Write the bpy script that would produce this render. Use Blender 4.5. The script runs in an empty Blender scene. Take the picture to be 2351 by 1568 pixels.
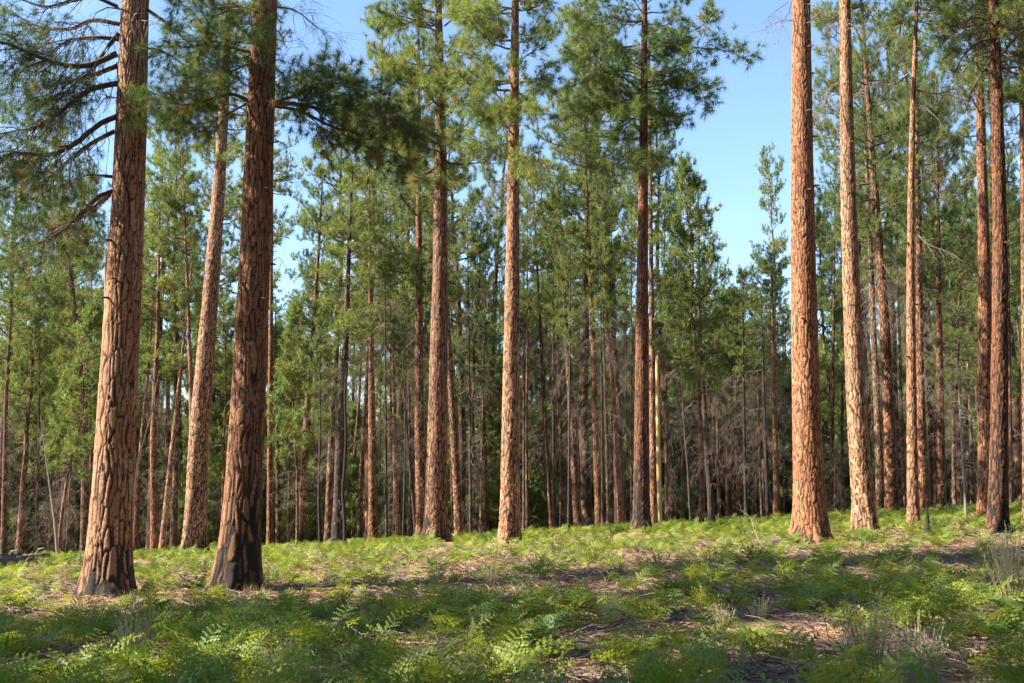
import bpy, math
import numpy as np
from mathutils import Vector, Matrix, Euler

# ------------------------------------------------------------------ camera, sky, sun, exposure
scene = bpy.context.scene
COL = scene.collection
CAM_H = 1.7
FPX = 2500.0                      # focal length in units of a 2351 px wide frame
CX, CY, HOR = 1175.5, 784.0, 1112.0
PITCH = math.atan((HOR - CY) / FPX)
cam_d = bpy.data.cameras.new("camera")
cam_d.sensor_width = 36.0
cam_d.lens = FPX / 2351.0 * 36.0
cam_d.clip_start, cam_d.clip_end = 0.1, 5000.0
cam = bpy.data.objects.new("camera", cam_d)
COL.objects.link(cam)
cam.location = (0, 0, CAM_H)
cam.rotation_euler = (math.pi / 2 + PITCH, 0, 0)
scene.camera = cam

SUN_EL = math.radians(35.0)
SUN_BEHIND = math.radians(8.0)   # the sun stands to the left and this much behind the camera
SDIR = Vector((-math.cos(SUN_BEHIND) * math.cos(SUN_EL), -math.sin(SUN_BEHIND) * math.cos(SUN_EL), math.sin(SUN_EL)))
world = bpy.data.worlds.new("World")
scene.world = world
world.use_nodes = True
wn = world.node_tree.nodes
wl = world.node_tree.links
wn.clear()
w_out = wn.new("ShaderNodeOutputWorld")
w_bg = wn.new("ShaderNodeBackground")
w_bg.inputs["Strength"].default_value = 0.09
w_sky = wn.new("ShaderNodeTexSky")
w_sky.sky_type = 'NISHITA'
w_sky.sun_disc = False
w_sky.sun_elevation = SUN_EL
w_sky.sun_rotation = math.atan2(SDIR.x, SDIR.y)
w_sky.air_density = 1.0
w_sky.dust_density = 0.15
w_sky.ozone_density = 3.0
# thin cloud: wisps overhead, small cumulus low down, the same all round
w_tc = wn.new("ShaderNodeTexCoord")
w_sep = wn.new("ShaderNodeSeparateXYZ")
wl.new(w_tc.outputs["Generated"], w_sep.inputs[0])
w_map = wn.new("ShaderNodeMapping")
w_map.inputs["Scale"].default_value = (1.0, 1.0, 2.6)
wl.new(w_tc.outputs["Generated"], w_map.inputs["Vector"])
w_no = wn.new("ShaderNodeTexNoise")
w_no.inputs["Scale"].default_value = 5.5
w_no.inputs["Detail"].default_value = 7.0
w_no.inputs["Roughness"].default_value = 0.55
wl.new(w_map.outputs[0], w_no.inputs["Vector"])
w_cr = wn.new("ShaderNodeMapRange")
w_cr.inputs[1].default_value = 0.62
w_cr.inputs[2].default_value = 0.74
wl.new(w_no.outputs["Fac"], w_cr.inputs[0])
w_lo = wn.new("ShaderNodeMapRange")           # cumulus only low above the horizon
w_lo.inputs[1].default_value = 0.34
w_lo.inputs[2].default_value = 0.20
w_lo.inputs[3].default_value = 0.10
w_lo.inputs[4].default_value = 0.95
wl.new(w_sep.outputs["Z"], w_lo.inputs[0])
w_mul = wn.new("ShaderNodeMath")
w_mul.operation = 'MULTIPLY'
wl.new(w_cr.outputs[0], w_mul.inputs[0])
wl.new(w_lo.outputs[0], w_mul.inputs[1])
w_mix = wn.new("ShaderNodeMix")
w_mix.data_type = 'RGBA'
wl.new(w_mul.outputs[0], w_mix.inputs["Factor"])
wl.new(w_sky.outputs[0], w_mix.inputs["A"])
w_mix.inputs["B"].default_value = (6.0, 6.0, 6.3, 1)
wl.new(w_mix.outputs["Result"], w_bg.inputs["Color"])
wl.new(w_bg.outputs[0], w_out.inputs[0])

sun_d = bpy.data.lights.new("sun", 'SUN')
sun_d.energy = 5.0
sun_d.angle = math.radians(0.5)
sun_d.color = (1.0, 0.88, 0.70)
sun = bpy.data.objects.new("sun", sun_d)
COL.objects.link(sun)
sun.rotation_euler = SDIR.to_track_quat('Z', 'Y').to_euler()

vs = scene.view_settings
vs.view_transform = 'Standard'
vs.look = 'None'
vs.gamma = 1.0
vs.use_curve_mapping = False
vs.exposure = 1.88
scene.cycles.use_denoising = True
scene.cycles.max_bounces = 4
scene.cycles.diffuse_bounces = 2
scene.cycles.adaptive_threshold = 0.02
scene.cycles.transmission_bounces = 2
scene.cycles.transparent_max_bounces = 4

# ------------------------------------------------------------------ helpers
def rng_(s):
    return np.random.default_rng(s)

def hsh(i, j, s):
    v = np.sin(i * 127.1 + j * 311.7 + s * 74.7) * 43758.5453
    return v - np.floor(v)

def vnoise(x, y, s=0.0):
    xi, yi = np.floor(x), np.floor(y)
    xf, yf = x - xi, y - yi
    u, v = xf * xf * (3 - 2 * xf), yf * yf * (3 - 2 * yf)
    a, b = hsh(xi, yi, s), hsh(xi + 1, yi, s)
    c, d = hsh(xi, yi + 1, s), hsh(xi + 1, yi + 1, s)
    return (a * (1 - u) + b * u) * (1 - v) + (c * (1 - u) + d * u) * v

def fbm(x, y, s=0.0, o=3):
    t, a, n = 0.0, 0.5, 0.0
    for k in range(o):
        t = t + a * vnoise(x * 2 ** k, y * 2 ** k, s + 3.1 * k)
        n += a
        a *= 0.5
    return t / n

def sstep(a, b, x):
    t = np.clip((x - a) / (b - a), 0, 1)
    return t * t * (3 - 2 * t)

_YB = [-60, 0, 10, 25, 40, 55, 80, 120, 200, 600, 1500]
_ZB = [0.3, 0.05, -0.05, -0.3, -0.4, -0.9, -2.2, -4.3, -8.0, -28.0, -40.0]
_ZA = [0.02, 0.02, 0.03, 0.044, 0.046, 0.062, 0.066, 0.066, 0.06, 0.03, 0.01]

MOUNDS = []                        # (x, y, radius): shed bark and needles heaped round the big pines

def ground_z(x, y, bumps=True):
    x = np.asarray(x, float)
    y = np.asarray(y, float)
    b = (np.interp(y - 4, _YB, _ZB) + np.interp(y, _YB, _ZB) + np.interp(y + 4, _YB, _ZB)) / 3
    z = b + np.interp(y, _YB, _ZA) * 42 * np.tanh(x / 42)
    if bumps:
        z = z + 0.10 * (fbm(x * 0.35, y * 0.35, 5) - 0.5) + 0.05 * (fbm(x * 1.7, y * 1.7, 9, 2) - 0.5)
    for mx, my, mr in MOUNDS:
        z = z + 0.16 * np.exp(-((x - mx) ** 2 + (y - my) ** 2) / (2.1 * mr) ** 2)
    return z

def ray(px, py):
    cx, cy = (px - CX) / FPX, (CY - py) / FPX
    c, s = math.cos(PITCH), math.sin(PITCH)
    return np.array([cx, c - cy * s, s + cy * c])

def at(px, py, Y):                 # the point seen at that pixel, Y metres ahead
    r = ray(px, py)
    return np.array([0, 0, CAM_H]) + r * (Y / r[1])

def on_ground(px, py):
    r = ray(px, py)
    t = np.linspace(3, 120, 6000)
    P = np.array([0, 0, CAM_H]) + r * t[:, None]
    dz = P[:, 2] - ground_z(P[:, 0], P[:, 1])
    k = np.argmax(dz < 0)
    if dz[k] >= 0:
        k = len(t) - 1
    return P[k]

class MB:
    """collects faces for one mesh"""
    def __init__(self):
        self.V, self.F, self.M, self.A, self.n = [], [], [], {}, 0

    def add(self, v, f, mat=0, **attrs):
        v = np.asarray(v, np.float32).reshape(-1, 3)
        f = np.asarray(f, np.int32)
        self.V.append(v)
        self.F.append(f + self.n)
        self.M.append(np.full(len(f), mat, np.int32))
        for k in set(self.A) | set(attrs):
            lst = self.A.setdefault(k, [np.zeros(self.n, np.float32)] if self.n else [])
            a = attrs.get(k, 0.0)
            lst.append(np.broadcast_to(np.asarray(a, np.float32), (len(v),)).copy())
        self.n += len(v)

    def mesh(self, name, mats, smooth=True):
        me = bpy.data.meshes.new(name)
        if not self.V:
            return me
        V = np.concatenate(self.V)
        me.vertices.add(len(V))
        me.vertices.foreach_set("co", V.ravel())
        li = np.concatenate([f.ravel() for f in self.F])
        lt = np.concatenate([np.full(len(f), f.shape[1], np.int32) for f in self.F])
        me.loops.add(len(li))
        me.loops.foreach_set("vertex_index", li)
        me.polygons.add(len(lt))
        me.polygons.foreach_set("loop_start", np.concatenate([[0], np.cumsum(lt)[:-1]]).astype(np.int32))
        me.polygons.foreach_set("material_index", np.concatenate(self.M))
        me.polygons.foreach_set("use_smooth", np.full(len(lt), smooth, bool))
        for m in mats:
            me.materials.append(m)
        for k, lst in self.A.items():
            at_ = me.attributes.new(k, 'FLOAT', 'POINT')
            at_.data.foreach_set("value", np.concatenate(lst))
        me.update(calc_edges=True)
        return me

def norm(v):
    return v / np.maximum(np.linalg.norm(v, axis=-1, keepdims=True), 1e-9)

def add_tubes(mb, P, R, k, mat=0, cap=False, **attrs):
    """P (M,n,3) centre lines, R (M,n) radii, k sides"""
    P = np.asarray(P, float)
    R = np.asarray(R, float)
    M, n, _ = P.shape
    T = norm(np.gradient(P, axis=1))
    ref = np.where(np.abs(T[..., 2:3]) > 0.85, np.array([1.0, 0, 0]), np.array([0, 0, 1.0]))
    U = norm(np.cross(T, ref))
    W = np.cross(T, U)
    a = np.arange(k) * 2 * math.pi / k
    ring = P[:, :, None] + R[:, :, None, None] * (np.cos(a)[:, None] * U[:, :, None] + np.sin(a)[:, None] * W[:, :, None])
    idx = np.arange(M * n * k).reshape(M, n, k)
    i0, i1 = idx[:, :-1], idx[:, 1:]
    q = np.stack([i0, np.roll(i0, -1, 2), np.roll(i1, -1, 2), i1], -1).reshape(-1, 4)
    at_ = {}
    for kk, v in attrs.items():
        v = np.asarray(v, float)
        at_[kk] = np.repeat(v.reshape(M), n * k) if v.size == M and M > 1 else v.ravel()[0]
    mb.add(ring.reshape(-1, 3), q[:, ::-1], mat, **at_)
    if cap:
        off = mb.n - M * n * k
        mb.F.append((idx[:, 0].reshape(M, k) + off).astype(np.int32))
        mb.M.append(np.full(M, mat, np.int32))
        mb.F.append((idx[:, -1][:, ::-1].reshape(M, k) + off).astype(np.int32))
        mb.M.append(np.full(M, mat, np.int32))

def curve_batch(pos, d, L, n, bend, wig, rng):
    """M curved centre lines from pos along d, length L; bend is the vertical offset at the tip in units of L"""
    s = np.linspace(0, 1, n)
    M = len(pos)
    L = np.asarray(L, float)
    P = pos[:, None] + d[:, None] * (L[:, None, None] * s[None, :, None])
    P[..., 2] += (np.asarray(bend) * L)[:, None] * s ** 2
    w = np.cumsum(rng.normal(0, 1, (M, n, 3)), 1)
    w -= w[:, :1]
    P += w * (wig * L)[:, None, None] / n
    return P

def interp_rows(P, t):
    """points and tangents at t (0..1) on one polyline P (n,3)"""
    n = len(P)
    x = t * (n - 1)
    i = np.clip(np.floor(x).astype(int), 0, n - 2)
    f = (x - i)[:, None]
    return P[i] * (1 - f) + P[i + 1] * f, norm(P[i + 1] - P[i])

def smooth_path(pts, n):
    pts = np.asarray(pts, float)
    if len(pts) == 2:
        return pts[0] + (pts[1] - pts[0]) * np.linspace(0, 1, n)[:, None]
    ext = np.vstack([2 * pts[0] - pts[1], pts, 2 * pts[-1] - pts[-2]])
    out = []
    t = np.linspace(0, len(pts) - 1 - 1e-6, n)
    for x in t:
        i = int(x)
        f = x - i
        p0, p1, p2, p3 = ext[i], ext[i + 1], ext[i + 2], ext[i + 3]
        out.append(0.5 * (2 * p1 + (p2 - p0) * f + (2 * p0 - 5 * p1 + 4 * p2 - p3) * f * f + (3 * p1 - p0 - 3 * p2 + p3) * f ** 3))
    return np.array(out)

# ------------------------------------------------------------------ materials
def new_mat(name):
    m = bpy.data.materials.new(name)
    m.use_nodes = True
    nt = m.node_tree
    b = nt.nodes["Principled BSDF"]
    return m, nt, b

def node(nt, t, **kw):
    n = nt.nodes.new(t)
    for k, v in kw.items():
        setattr(n, k, v)
    return n

def attr(nt, name):
    n = node(nt, "ShaderNodeAttribute")
    n.attribute_name = name
    return n.outputs["Fac"]

def mixc(nt, fac, a, b, blend='MIX'):
    n = node(nt, "ShaderNodeMix", data_type='RGBA', blend_type=blend)
    for sock, v in (("Factor", fac), ("A", a), ("B", b)):
        if isinstance(v, (int, float)):
            n.inputs[sock].default_value = v
        elif isinstance(v, tuple):
            n.inputs[sock].default_value = (*v, 1)
        else:
            nt.links.new(v, n.inputs[sock])
    return n.outputs["Result"]

def math_(nt, op, a, b=0.0, c=0.0, clamp=False):
    n = node(nt, "ShaderNodeMath", operation=op, use_clamp=clamp)
    for i, v in enumerate((a, b, c)):
        if isinstance(v, (int, float)):
            n.inputs[i].default_value = v
        else:
            nt.links.new(v, n.inputs[i])
    return n.outputs[0]

def noise(nt, scale, detail=4, rough=0.6, vec=None, stretch=None):
    n = node(nt, "ShaderNodeTexNoise")
    n.inputs["Scale"].default_value = scale
    n.inputs["Detail"].default_value = detail
    n.inputs["Roughness"].default_value = rough
    tc = node(nt, "ShaderNodeTexCoord")
    src = tc.outputs["Object"]
    if stretch:
        mp = node(nt, "ShaderNodeMapping")
        mp.inputs["Scale"].default_value = stretch
        nt.links.new(src, mp.inputs["Vector"])
        src = mp.outputs[0]
    nt.links.new(src, n.inputs["Vector"])
    return n.outputs["Fac"]

def remap(nt, x, a, b, c=0.0, d=1.0):
    n = node(nt, "ShaderNodeMapRange")
    nt.links.new(x, n.inputs[0])
    for i, v in enumerate((a, b, c, d)):
        n.inputs[i + 1].default_value = v
    return n.outputs[0]

def bump(nt, b, h, dist, strength=1.0):
    n = node(nt, "ShaderNodeBump")
    n.inputs["Distance"].default_value = dist
    n.inputs["Strength"].default_value = strength
    nt.links.new(h, n.inputs["Height"])
    nt.links.new(n.outputs[0], b.inputs["Normal"])

# bark: plates and furrows come from the mesh (attributes plate, cell, char); obj.color.r is how orange the tree is
M_BARK, nt, b = new_mat("pine_bark")
oi = node(nt, "ShaderNodeObjectInfo")
sepc = node(nt, "ShaderNodeSeparateColor")
nt.links.new(oi.outputs["Color"], sepc.inputs[0])
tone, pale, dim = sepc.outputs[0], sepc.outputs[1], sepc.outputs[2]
fine = noise(nt, 30, 5, 0.7, stretch=(1, 1, 0.5))
flake = noise(nt, 11, 4, 0.75, stretch=(1, 1, 1.6))
blot = noise(nt, 1.3, 4, 0.65)
young = mixc(nt, fine, (0.05, 0.038, 0.032), (0.15, 0.105, 0.085))
red = mixc(nt, attr(nt, "cell"), (0.31, 0.118, 0.052), (0.50, 0.225, 0.108))
tan = mixc(nt, attr(nt, "cell"), (0.42, 0.235, 0.135), (0.62, 0.42, 0.27))
palef = math_(nt, 'ADD', pale, math_(nt, 'MULTIPLY', math_(nt, 'SUBTRACT', blot, 0.5), 1.3), clamp=True)
old = mixc(nt, palef, red, tan)
old = mixc(nt, remap(nt, flake, 0.40, 0.60, 0.0, 1.0), mixc(nt, 0.6, old, (0.12, 0.05, 0.03)), old)
old = mixc(nt, remap(nt, fine, 0.55, 0.75, 0.0, 0.45), old, (0.09, 0.045, 0.03))
plate_c = mixc(nt, tone, young, old)
furrow = mixc(nt, tone, (0.02, 0.016, 0.014), (0.04, 0.021, 0.014))
c = mixc(nt, attr(nt, "plate"), furrow, plate_c)
c = mixc(nt, attr(nt, "char"), c, mixc(nt, fine, (0.008, 0.008, 0.009), (0.035, 0.033, 0.033)))
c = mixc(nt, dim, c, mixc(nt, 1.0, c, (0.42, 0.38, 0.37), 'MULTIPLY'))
nt.links.new(c, b.inputs["Base Color"])
b.inputs["Roughness"].default_value = 0.85
b.inputs["Specular IOR Level"].default_value = 0.25
bump(nt, b, math_(nt, 'ADD', fine, flake), 0.014, 0.7)

def wood_mat(name, c0, c1, scale=14):
    m, nt, b = new_mat(name)
    f = noise(nt, scale, 4, 0.6, stretch=(1, 1, 0.5))
    nt.links.new(mixc(nt, f, c0, c1), b.inputs["Base Color"])
    b.inputs["Roughness"].default_value = 0.85
    b.inputs["Specular IOR Level"].default_value = 0.2
    bump(nt, b, f, 0.006, 0.6)
    return m

M_LIMB = wood_mat("limb_bark", (0.05, 0.036, 0.03), (0.14, 0.095, 0.075))
M_DEAD = wood_mat("dead_twig", (0.12, 0.095, 0.08), (0.28, 0.225, 0.19))
M_GREY = wood_mat("weathered_wood", (0.14, 0.125, 0.11), (0.32, 0.285, 0.25))
M_CHAR = wood_mat("charred_wood", (0.008, 0.008, 0.009), (0.045, 0.04, 0.038))
M_SNAG = wood_mat("bare_pale_wood", (0.42, 0.27, 0.12), (0.62, 0.45, 0.24))
M_LITTER = wood_mat("litter_pieces", (0.20, 0.115, 0.07), (0.50, 0.33, 0.215))
M_LOG = wood_mat("log_wood", (0.05, 0.04, 0.035), (0.20, 0.155, 0.125), 7)

def leaf_mat(name, dark, light, transl, tcol, trans_fac=0.35, rough=0.5, spec=0.3, var=0.25):
    """two-sided leaf: tint attribute and per-object random choose between dark and light"""
    m, nt, b = new_mat(name)
    oi = node(nt, "ShaderNodeObjectInfo")
    f = math_(nt, 'ADD', attr(nt, "tint"), math_(nt, 'MULTIPLY', math_(nt, 'SUBTRACT', oi.outputs["Random"], 0.5), var), clamp=True)
    c = mixc(nt, f, dark, light)
    yel = attr(nt, "dry")
    c = mixc(nt, yel, c, tcol)
    nt.links.new(c, b.inputs["Base Color"])
    b.inputs["Roughness"].default_value = rough
    b.inputs["Specular IOR Level"].default_value = spec
    tr = node(nt, "ShaderNodeBsdfTranslucent")
    nt.links.new(mixc(nt, 1.0, c, transl, 'MULTIPLY'), tr.inputs["Color"])
    mx = node(nt, "ShaderNodeMixShader")
    mx.inputs[0].default_value = trans_fac
    nt.links.new(b.outputs[0], mx.inputs[1])
    nt.links.new(tr.outputs[0], mx.inputs[2])
    nt.links.new(mx.outputs[0], nt.nodes["Material Output"].inputs["Surface"])
    return m

M_NEED = leaf_mat("pine_needles", (0.055, 0.105, 0.045), (0.225, 0.28, 0.08), (1.5, 1.45, 0.75), (0.30, 0.17, 0.06), 0.42, 0.45, 0.3)
M_FERN = leaf_mat("bracken_leaf", (0.085, 0.165, 0.04), (0.30, 0.34, 0.05), (1.6, 1.5, 0.6), (0.42, 0.30, 0.06), 0.4, 0.5, 0.3, 0.5)
M_SHRUB = leaf_mat("shrub_leaf", (0.04, 0.09, 0.03), (0.11, 0.19, 0.06), (1.4, 1.4, 0.7), (0.25, 0.2, 0.08), 0.25, 0.35, 0.5)
M_SAGE = leaf_mat("grey_shrub_leaf", (0.30, 0.32, 0.20), (0.54, 0.54, 0.36), (1.2, 1.2, 0.9), (0.4, 0.34, 0.2), 0.2, 0.7, 0.1)
M_GRASS = leaf_mat("dry_grass", (0.16, 0.17, 0.06), (0.40, 0.34, 0.19), (1.2, 1.1, 0.7), (0.45, 0.36, 0.2), 0.25, 0.6, 0.15)
M_BROAD = leaf_mat("broad_leaf", (0.06, 0.14, 0.03), (0.15, 0.24, 0.045), (1.5, 1.5, 0.6), (0.45, 0.24, 0.05), 0.4, 0.45, 0.35)

M_GROUND, nt, b = new_mat("needle_litter")
n1 = noise(nt, 0.55, 5, 0.6)
n2 = noise(nt, 38, 4, 0.7, stretch=(1, 0.45, 1))
n3 = noise(nt, 5.0, 5, 0.65)
c = mixc(nt, remap(nt, n2, 0.32, 0.68), (0.15, 0.088, 0.06), (0.50, 0.33, 0.22))
c = mixc(nt, remap(nt, n3, 0.52, 0.74, 0, 0.55), c, (0.11, 0.078, 0.06))
c = mixc(nt, remap(nt, n1, 0.5, 0.7, 0, 0.5), c, (0.26, 0.20, 0.13))
nt.links.new(c, b.inputs["Base Color"])
b.inputs["Roughness"].default_value = 0.95
b.inputs["Specular IOR Level"].default_value = 0.1
bump(nt, b, math_(nt, 'ADD', n2, n3), 0.03, 0.9)

# ------------------------------------------------------------------ objects
def link(name, data, parent=None, loc=None):
    o = bpy.data.objects.new(name, data)
    COL.objects.link(o)
    if parent is not None:
        o.parent = parent
    if loc is not None:
        o.location = [float(v) for v in loc]
    return o

def tag(o, label=None, cat=None, group=None, kind=None):
    if label:
        o["label"] = label
    if cat:
        o["category"] = cat
    if group:
        o["group"] = group
    if kind:
        o["kind"] = kind
    return o

# ------------------------------------------------------------------ ground
def build_ground():
    near_x = np.arange(-34, 34.01, 0.28)
    xs = np.concatenate([[-1500, -700, -350, -200, -120, -80, -60, -48, -40], near_x, [40, 48, 60, 80, 120, 200, 350, 700, 1500]])
    ys = np.concatenate([[-60, -30, -15, -8, -4, 0, 3], np.arange(5, 34, 0.22), np.arange(34, 70, 0.5), np.arange(70, 140, 3), [145, 160, 180, 210, 260, 340, 450, 600, 900, 1500]])
    X, Y = np.meshgrid(xs, ys)
    Z = ground_z(X, Y)
    V = np.stack([X, Y, Z], -1).reshape(-1, 3)
    ny, nx = X.shape
    i = np.arange(ny * nx).reshape(ny, nx)
    q = np.stack([i[:-1, :-1], i[:-1, 1:], i[1:, 1:], i[1:, :-1]], -1).reshape(-1, 4)
    mb = MB()
    mb.add(V, q)
    tag(link("ground", mb.mesh("ground", [M_GROUND])), "brown needle-strewn forest floor sloping gently down", None, None, "structure")
# (laid once the big pines are placed)

# ------------------------------------------------------------------ tree parts
def trunk_mesh(path, R, H, nth, zs, seed, cw, ch, depth, flare=0.35, char_h=0.8, char_side=0.0, top_r=0.16, groove=0.2):
    """path: (k,3) local centre line from z=0 up; R radius at breast height; real relief of plates and furrows"""
    rng = rng_(seed)
    zs = np.asarray(zs)
    cx_ = np.interp(zs, path[:, 2], path[:, 0])
    cy_ = np.interp(zs, path[:, 2], path[:, 1])
    th = np.arange(nth) * 2 * math.pi / nth
    TH, Z = np.meshgrid(th, zs)
    rr = R * (1 - (1 - top_r) * np.clip(Z / H, 0, 1) ** 1.15)
    lob = np.zeros_like(TH)
    for k, ph, am in zip((3, 5, 7), rng.uniform(0, 6.28, 3), (0.5, 0.35, 0.25)):
        lob += am * np.cos(k * TH + ph)
    flare = flare * 1.25
    fl = np.exp(-np.maximum(Z - 0.12, 0) / 0.7)
    fl2 = np.exp(-np.maximum(Z - 0.12, 0) / 0.22)
    rr = rr + R * flare * (fl * (0.75 + 0.35 * lob) + 0.35 * fl2 * (1 + lob))
    rr = rr * (1 + 0.03 * (fbm(np.cos(TH) * 1.5 + 7, Z * 0.45 + np.sin(TH), seed) - 0.5) * 2)
    nc = max(5, int(round(2 * math.pi * R / cw)))
    u = TH / (2 * math.pi) * nc
    v = Z / ch
    wob = (vnoise(np.cos(TH) * 3 + 11, np.sin(TH) * 3 + Z * 2.2 / max(ch, .1) * .35, seed) - 0.5)
    u = u + 1.1 * wob + 0.35 * (vnoise(np.cos(TH) * 9, Z * 1.3 / ch + np.sin(TH) * 9, seed + 2) - 0.5)
    v = v + 0.9 * (vnoise(np.cos(TH) * 4 + 3, np.sin(TH) * 4 + Z / ch * 0.5, seed + 5) - 0.5)
    iu, iv = np.floor(u), np.floor(v)
    F1 = np.full(u.shape, 9.0)
    F2 = np.full(u.shape, 9.0)
    ID = np.zeros(u.shape)
    P1 = [np.zeros(u.shape), np.zeros(u.shape)]
    P2 = [np.ones(u.shape), np.ones(u.shape)]
    for du in (-1, 0, 1):
        for dv in (-1, 0, 1):
            a, b_ = np.mod(iu + du, nc), iv + dv
            x_ = iu + du + 0.5 + 0.46 * (2 * hsh(a, b_, seed + 1.3) - 1) + 0.5 * np.mod(b_, 2) - 0.25
            y_ = iv + dv + 0.5 + 0.46 * (2 * hsh(a, b_, seed + 4.7) - 1)
            dd = np.hypot(x_ - u, y_ - v)
            n1 = dd < F1
            n2 = (~n1) & (dd < F2)
            for P_, c_ in ((0, x_), (1, y_)):
                P2[P_] = np.where(n1, P1[P_], np.where(n2, c_, P2[P_]))
                P1[P_] = np.where(n1, c_, P1[P_])
            F2 = np.where(n1, F1, np.where(n2, dd, F2))
            ID = np.where(n1, hsh(a, b_, seed + 9.1), ID)
            F1 = np.where(n1, dd, F1)
    low = np.exp(-np.maximum(Z, 0) / 1.6)
    eu, ev = P2[0] - P1[0], P2[1] - P1[1]
    el = np.maximum(np.hypot(eu, ev), 1e-4)
    edge = (F2 ** 2 - F1 ** 2) / (2 * el) / np.hypot(eu / el / cw, ev / el / ch)     # metres to the plate's edge
    sp = 2 * math.pi * R / nth
    gw = np.maximum(groove * 0.06 * (0.8 + 1.1 * low), 0.75 * sp) * (0.6 + 0.8 * vnoise(np.cos(TH) * 4, np.sin(TH) * 4 + Z * 1.5, seed + 6))
    plate = sstep(0.32 * gw, 1.35 * gw, edge)
    fine = fbm(np.cos(TH) * R * 30 + 5, np.sin(TH) * R * 30 + Z * 9, seed + 3, 2)
    rr = rr + depth * (1 + 0.5 * low) * (plate * (0.65 + 0.5 * ID) - 0.6) * np.clip(rr / R, 0.3, 1) + depth * 0.35 * (fine - 0.5)
    lit = 0.5 + 0.5 * np.cos(TH - char_side)  # angular weight of the charring, strongest on its chosen side
    chn = fbm(np.cos(TH) * 2.2 + 3, np.sin(TH) * 2.2 + Z * 0.5, seed + 8)
    hh = char_h * (0.25 + 1.2 * chn) * (0.35 + 0.95 * lit)
    char = sstep(1.15, 0.55, Z / np.maximum(hh, 1e-3)) * sstep(0.30, 0.55, chn + 0.45 * (1 - plate) + 0.18 * lit)
    X = cx_[:, None] + rr * np.cos(TH)
    Y = cy_[:, None] + rr * np.sin(TH)
    V = np.stack([X, Y, Z], -1).reshape(-1, 3)
    nz = len(zs)
    i = np.arange(nz * nth).reshape(nz, nth)
    q = np.stack([i[:-1], np.roll(i[:-1], -1, 1), np.roll(i[1:], -1, 1), i[1:]], -1).reshape(-1, 4)
    mb = MB()
    char = char * (1 - 0.72 * plate * sstep(0.15, 0.6, ID + 0.25 * (1 - low)))
    mb.add(V, q, 0, plate=plate.ravel(), cell=ID.ravel(), char=np.clip(char, 0, 1).ravel())
    mb.F.append(i[-1][None].astype(np.int32))
    mb.M.append(np.zeros(1, np.int32))
    return mb.mesh("trunk", [M_BARK])

class Tufts:
    def __init__(self):
        self.p, self.a, self.s = [], [], []

    def add(self, p, a, s):
        self.p.append(np.asarray(p).reshape(-1, 3))
        self.a.append(np.asarray(a).reshape(-1, 3))
        self.s.append(np.broadcast_to(np.asarray(s, float), (len(self.p[-1]),)))

    def emit(self, mb, K, L, w, rng, mat=1, dry=0.04, spread=1.0, tone=0.5):
        if not self.p:
            return
        p, a, s = np.concatenate(self.p), norm(np.concatenate(self.a)), np.concatenate(self.s)
        N = len(p)
        d = norm(a[:, None] * 0.75 + norm(rng.normal(0, 1, (N, K, 3))) * spread)
        base = p[:, None] - a[:, None] * (rng.uniform(0, 0.6, (N, K, 1)) * L * s[:, None, None])
        sd = norm(np.cross(d, rng.normal(0, 1, (N, K, 3)))) * w * 0.5
        tip = base + d * (L * s[:, None, None] * rng.uniform(0.65, 1.1, (N, K, 1)))
        tip[..., 2] -= 0.06 * L
        V = np.stack([base + sd, base - sd, tip], 2).reshape(-1, 3)
        F = np.arange(N * K * 3).reshape(-1, 3)
        tint = np.clip(tone + rng.normal(0, 0.2, N), 0, 1)
        dr = np.where(rng.random(N) < dry, rng.uniform(0.5, 1, N), 0)
        mb.add(V, F, mat, tint=np.repeat(tint, K * 3), dry=np.repeat(dr, K * 3))

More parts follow.
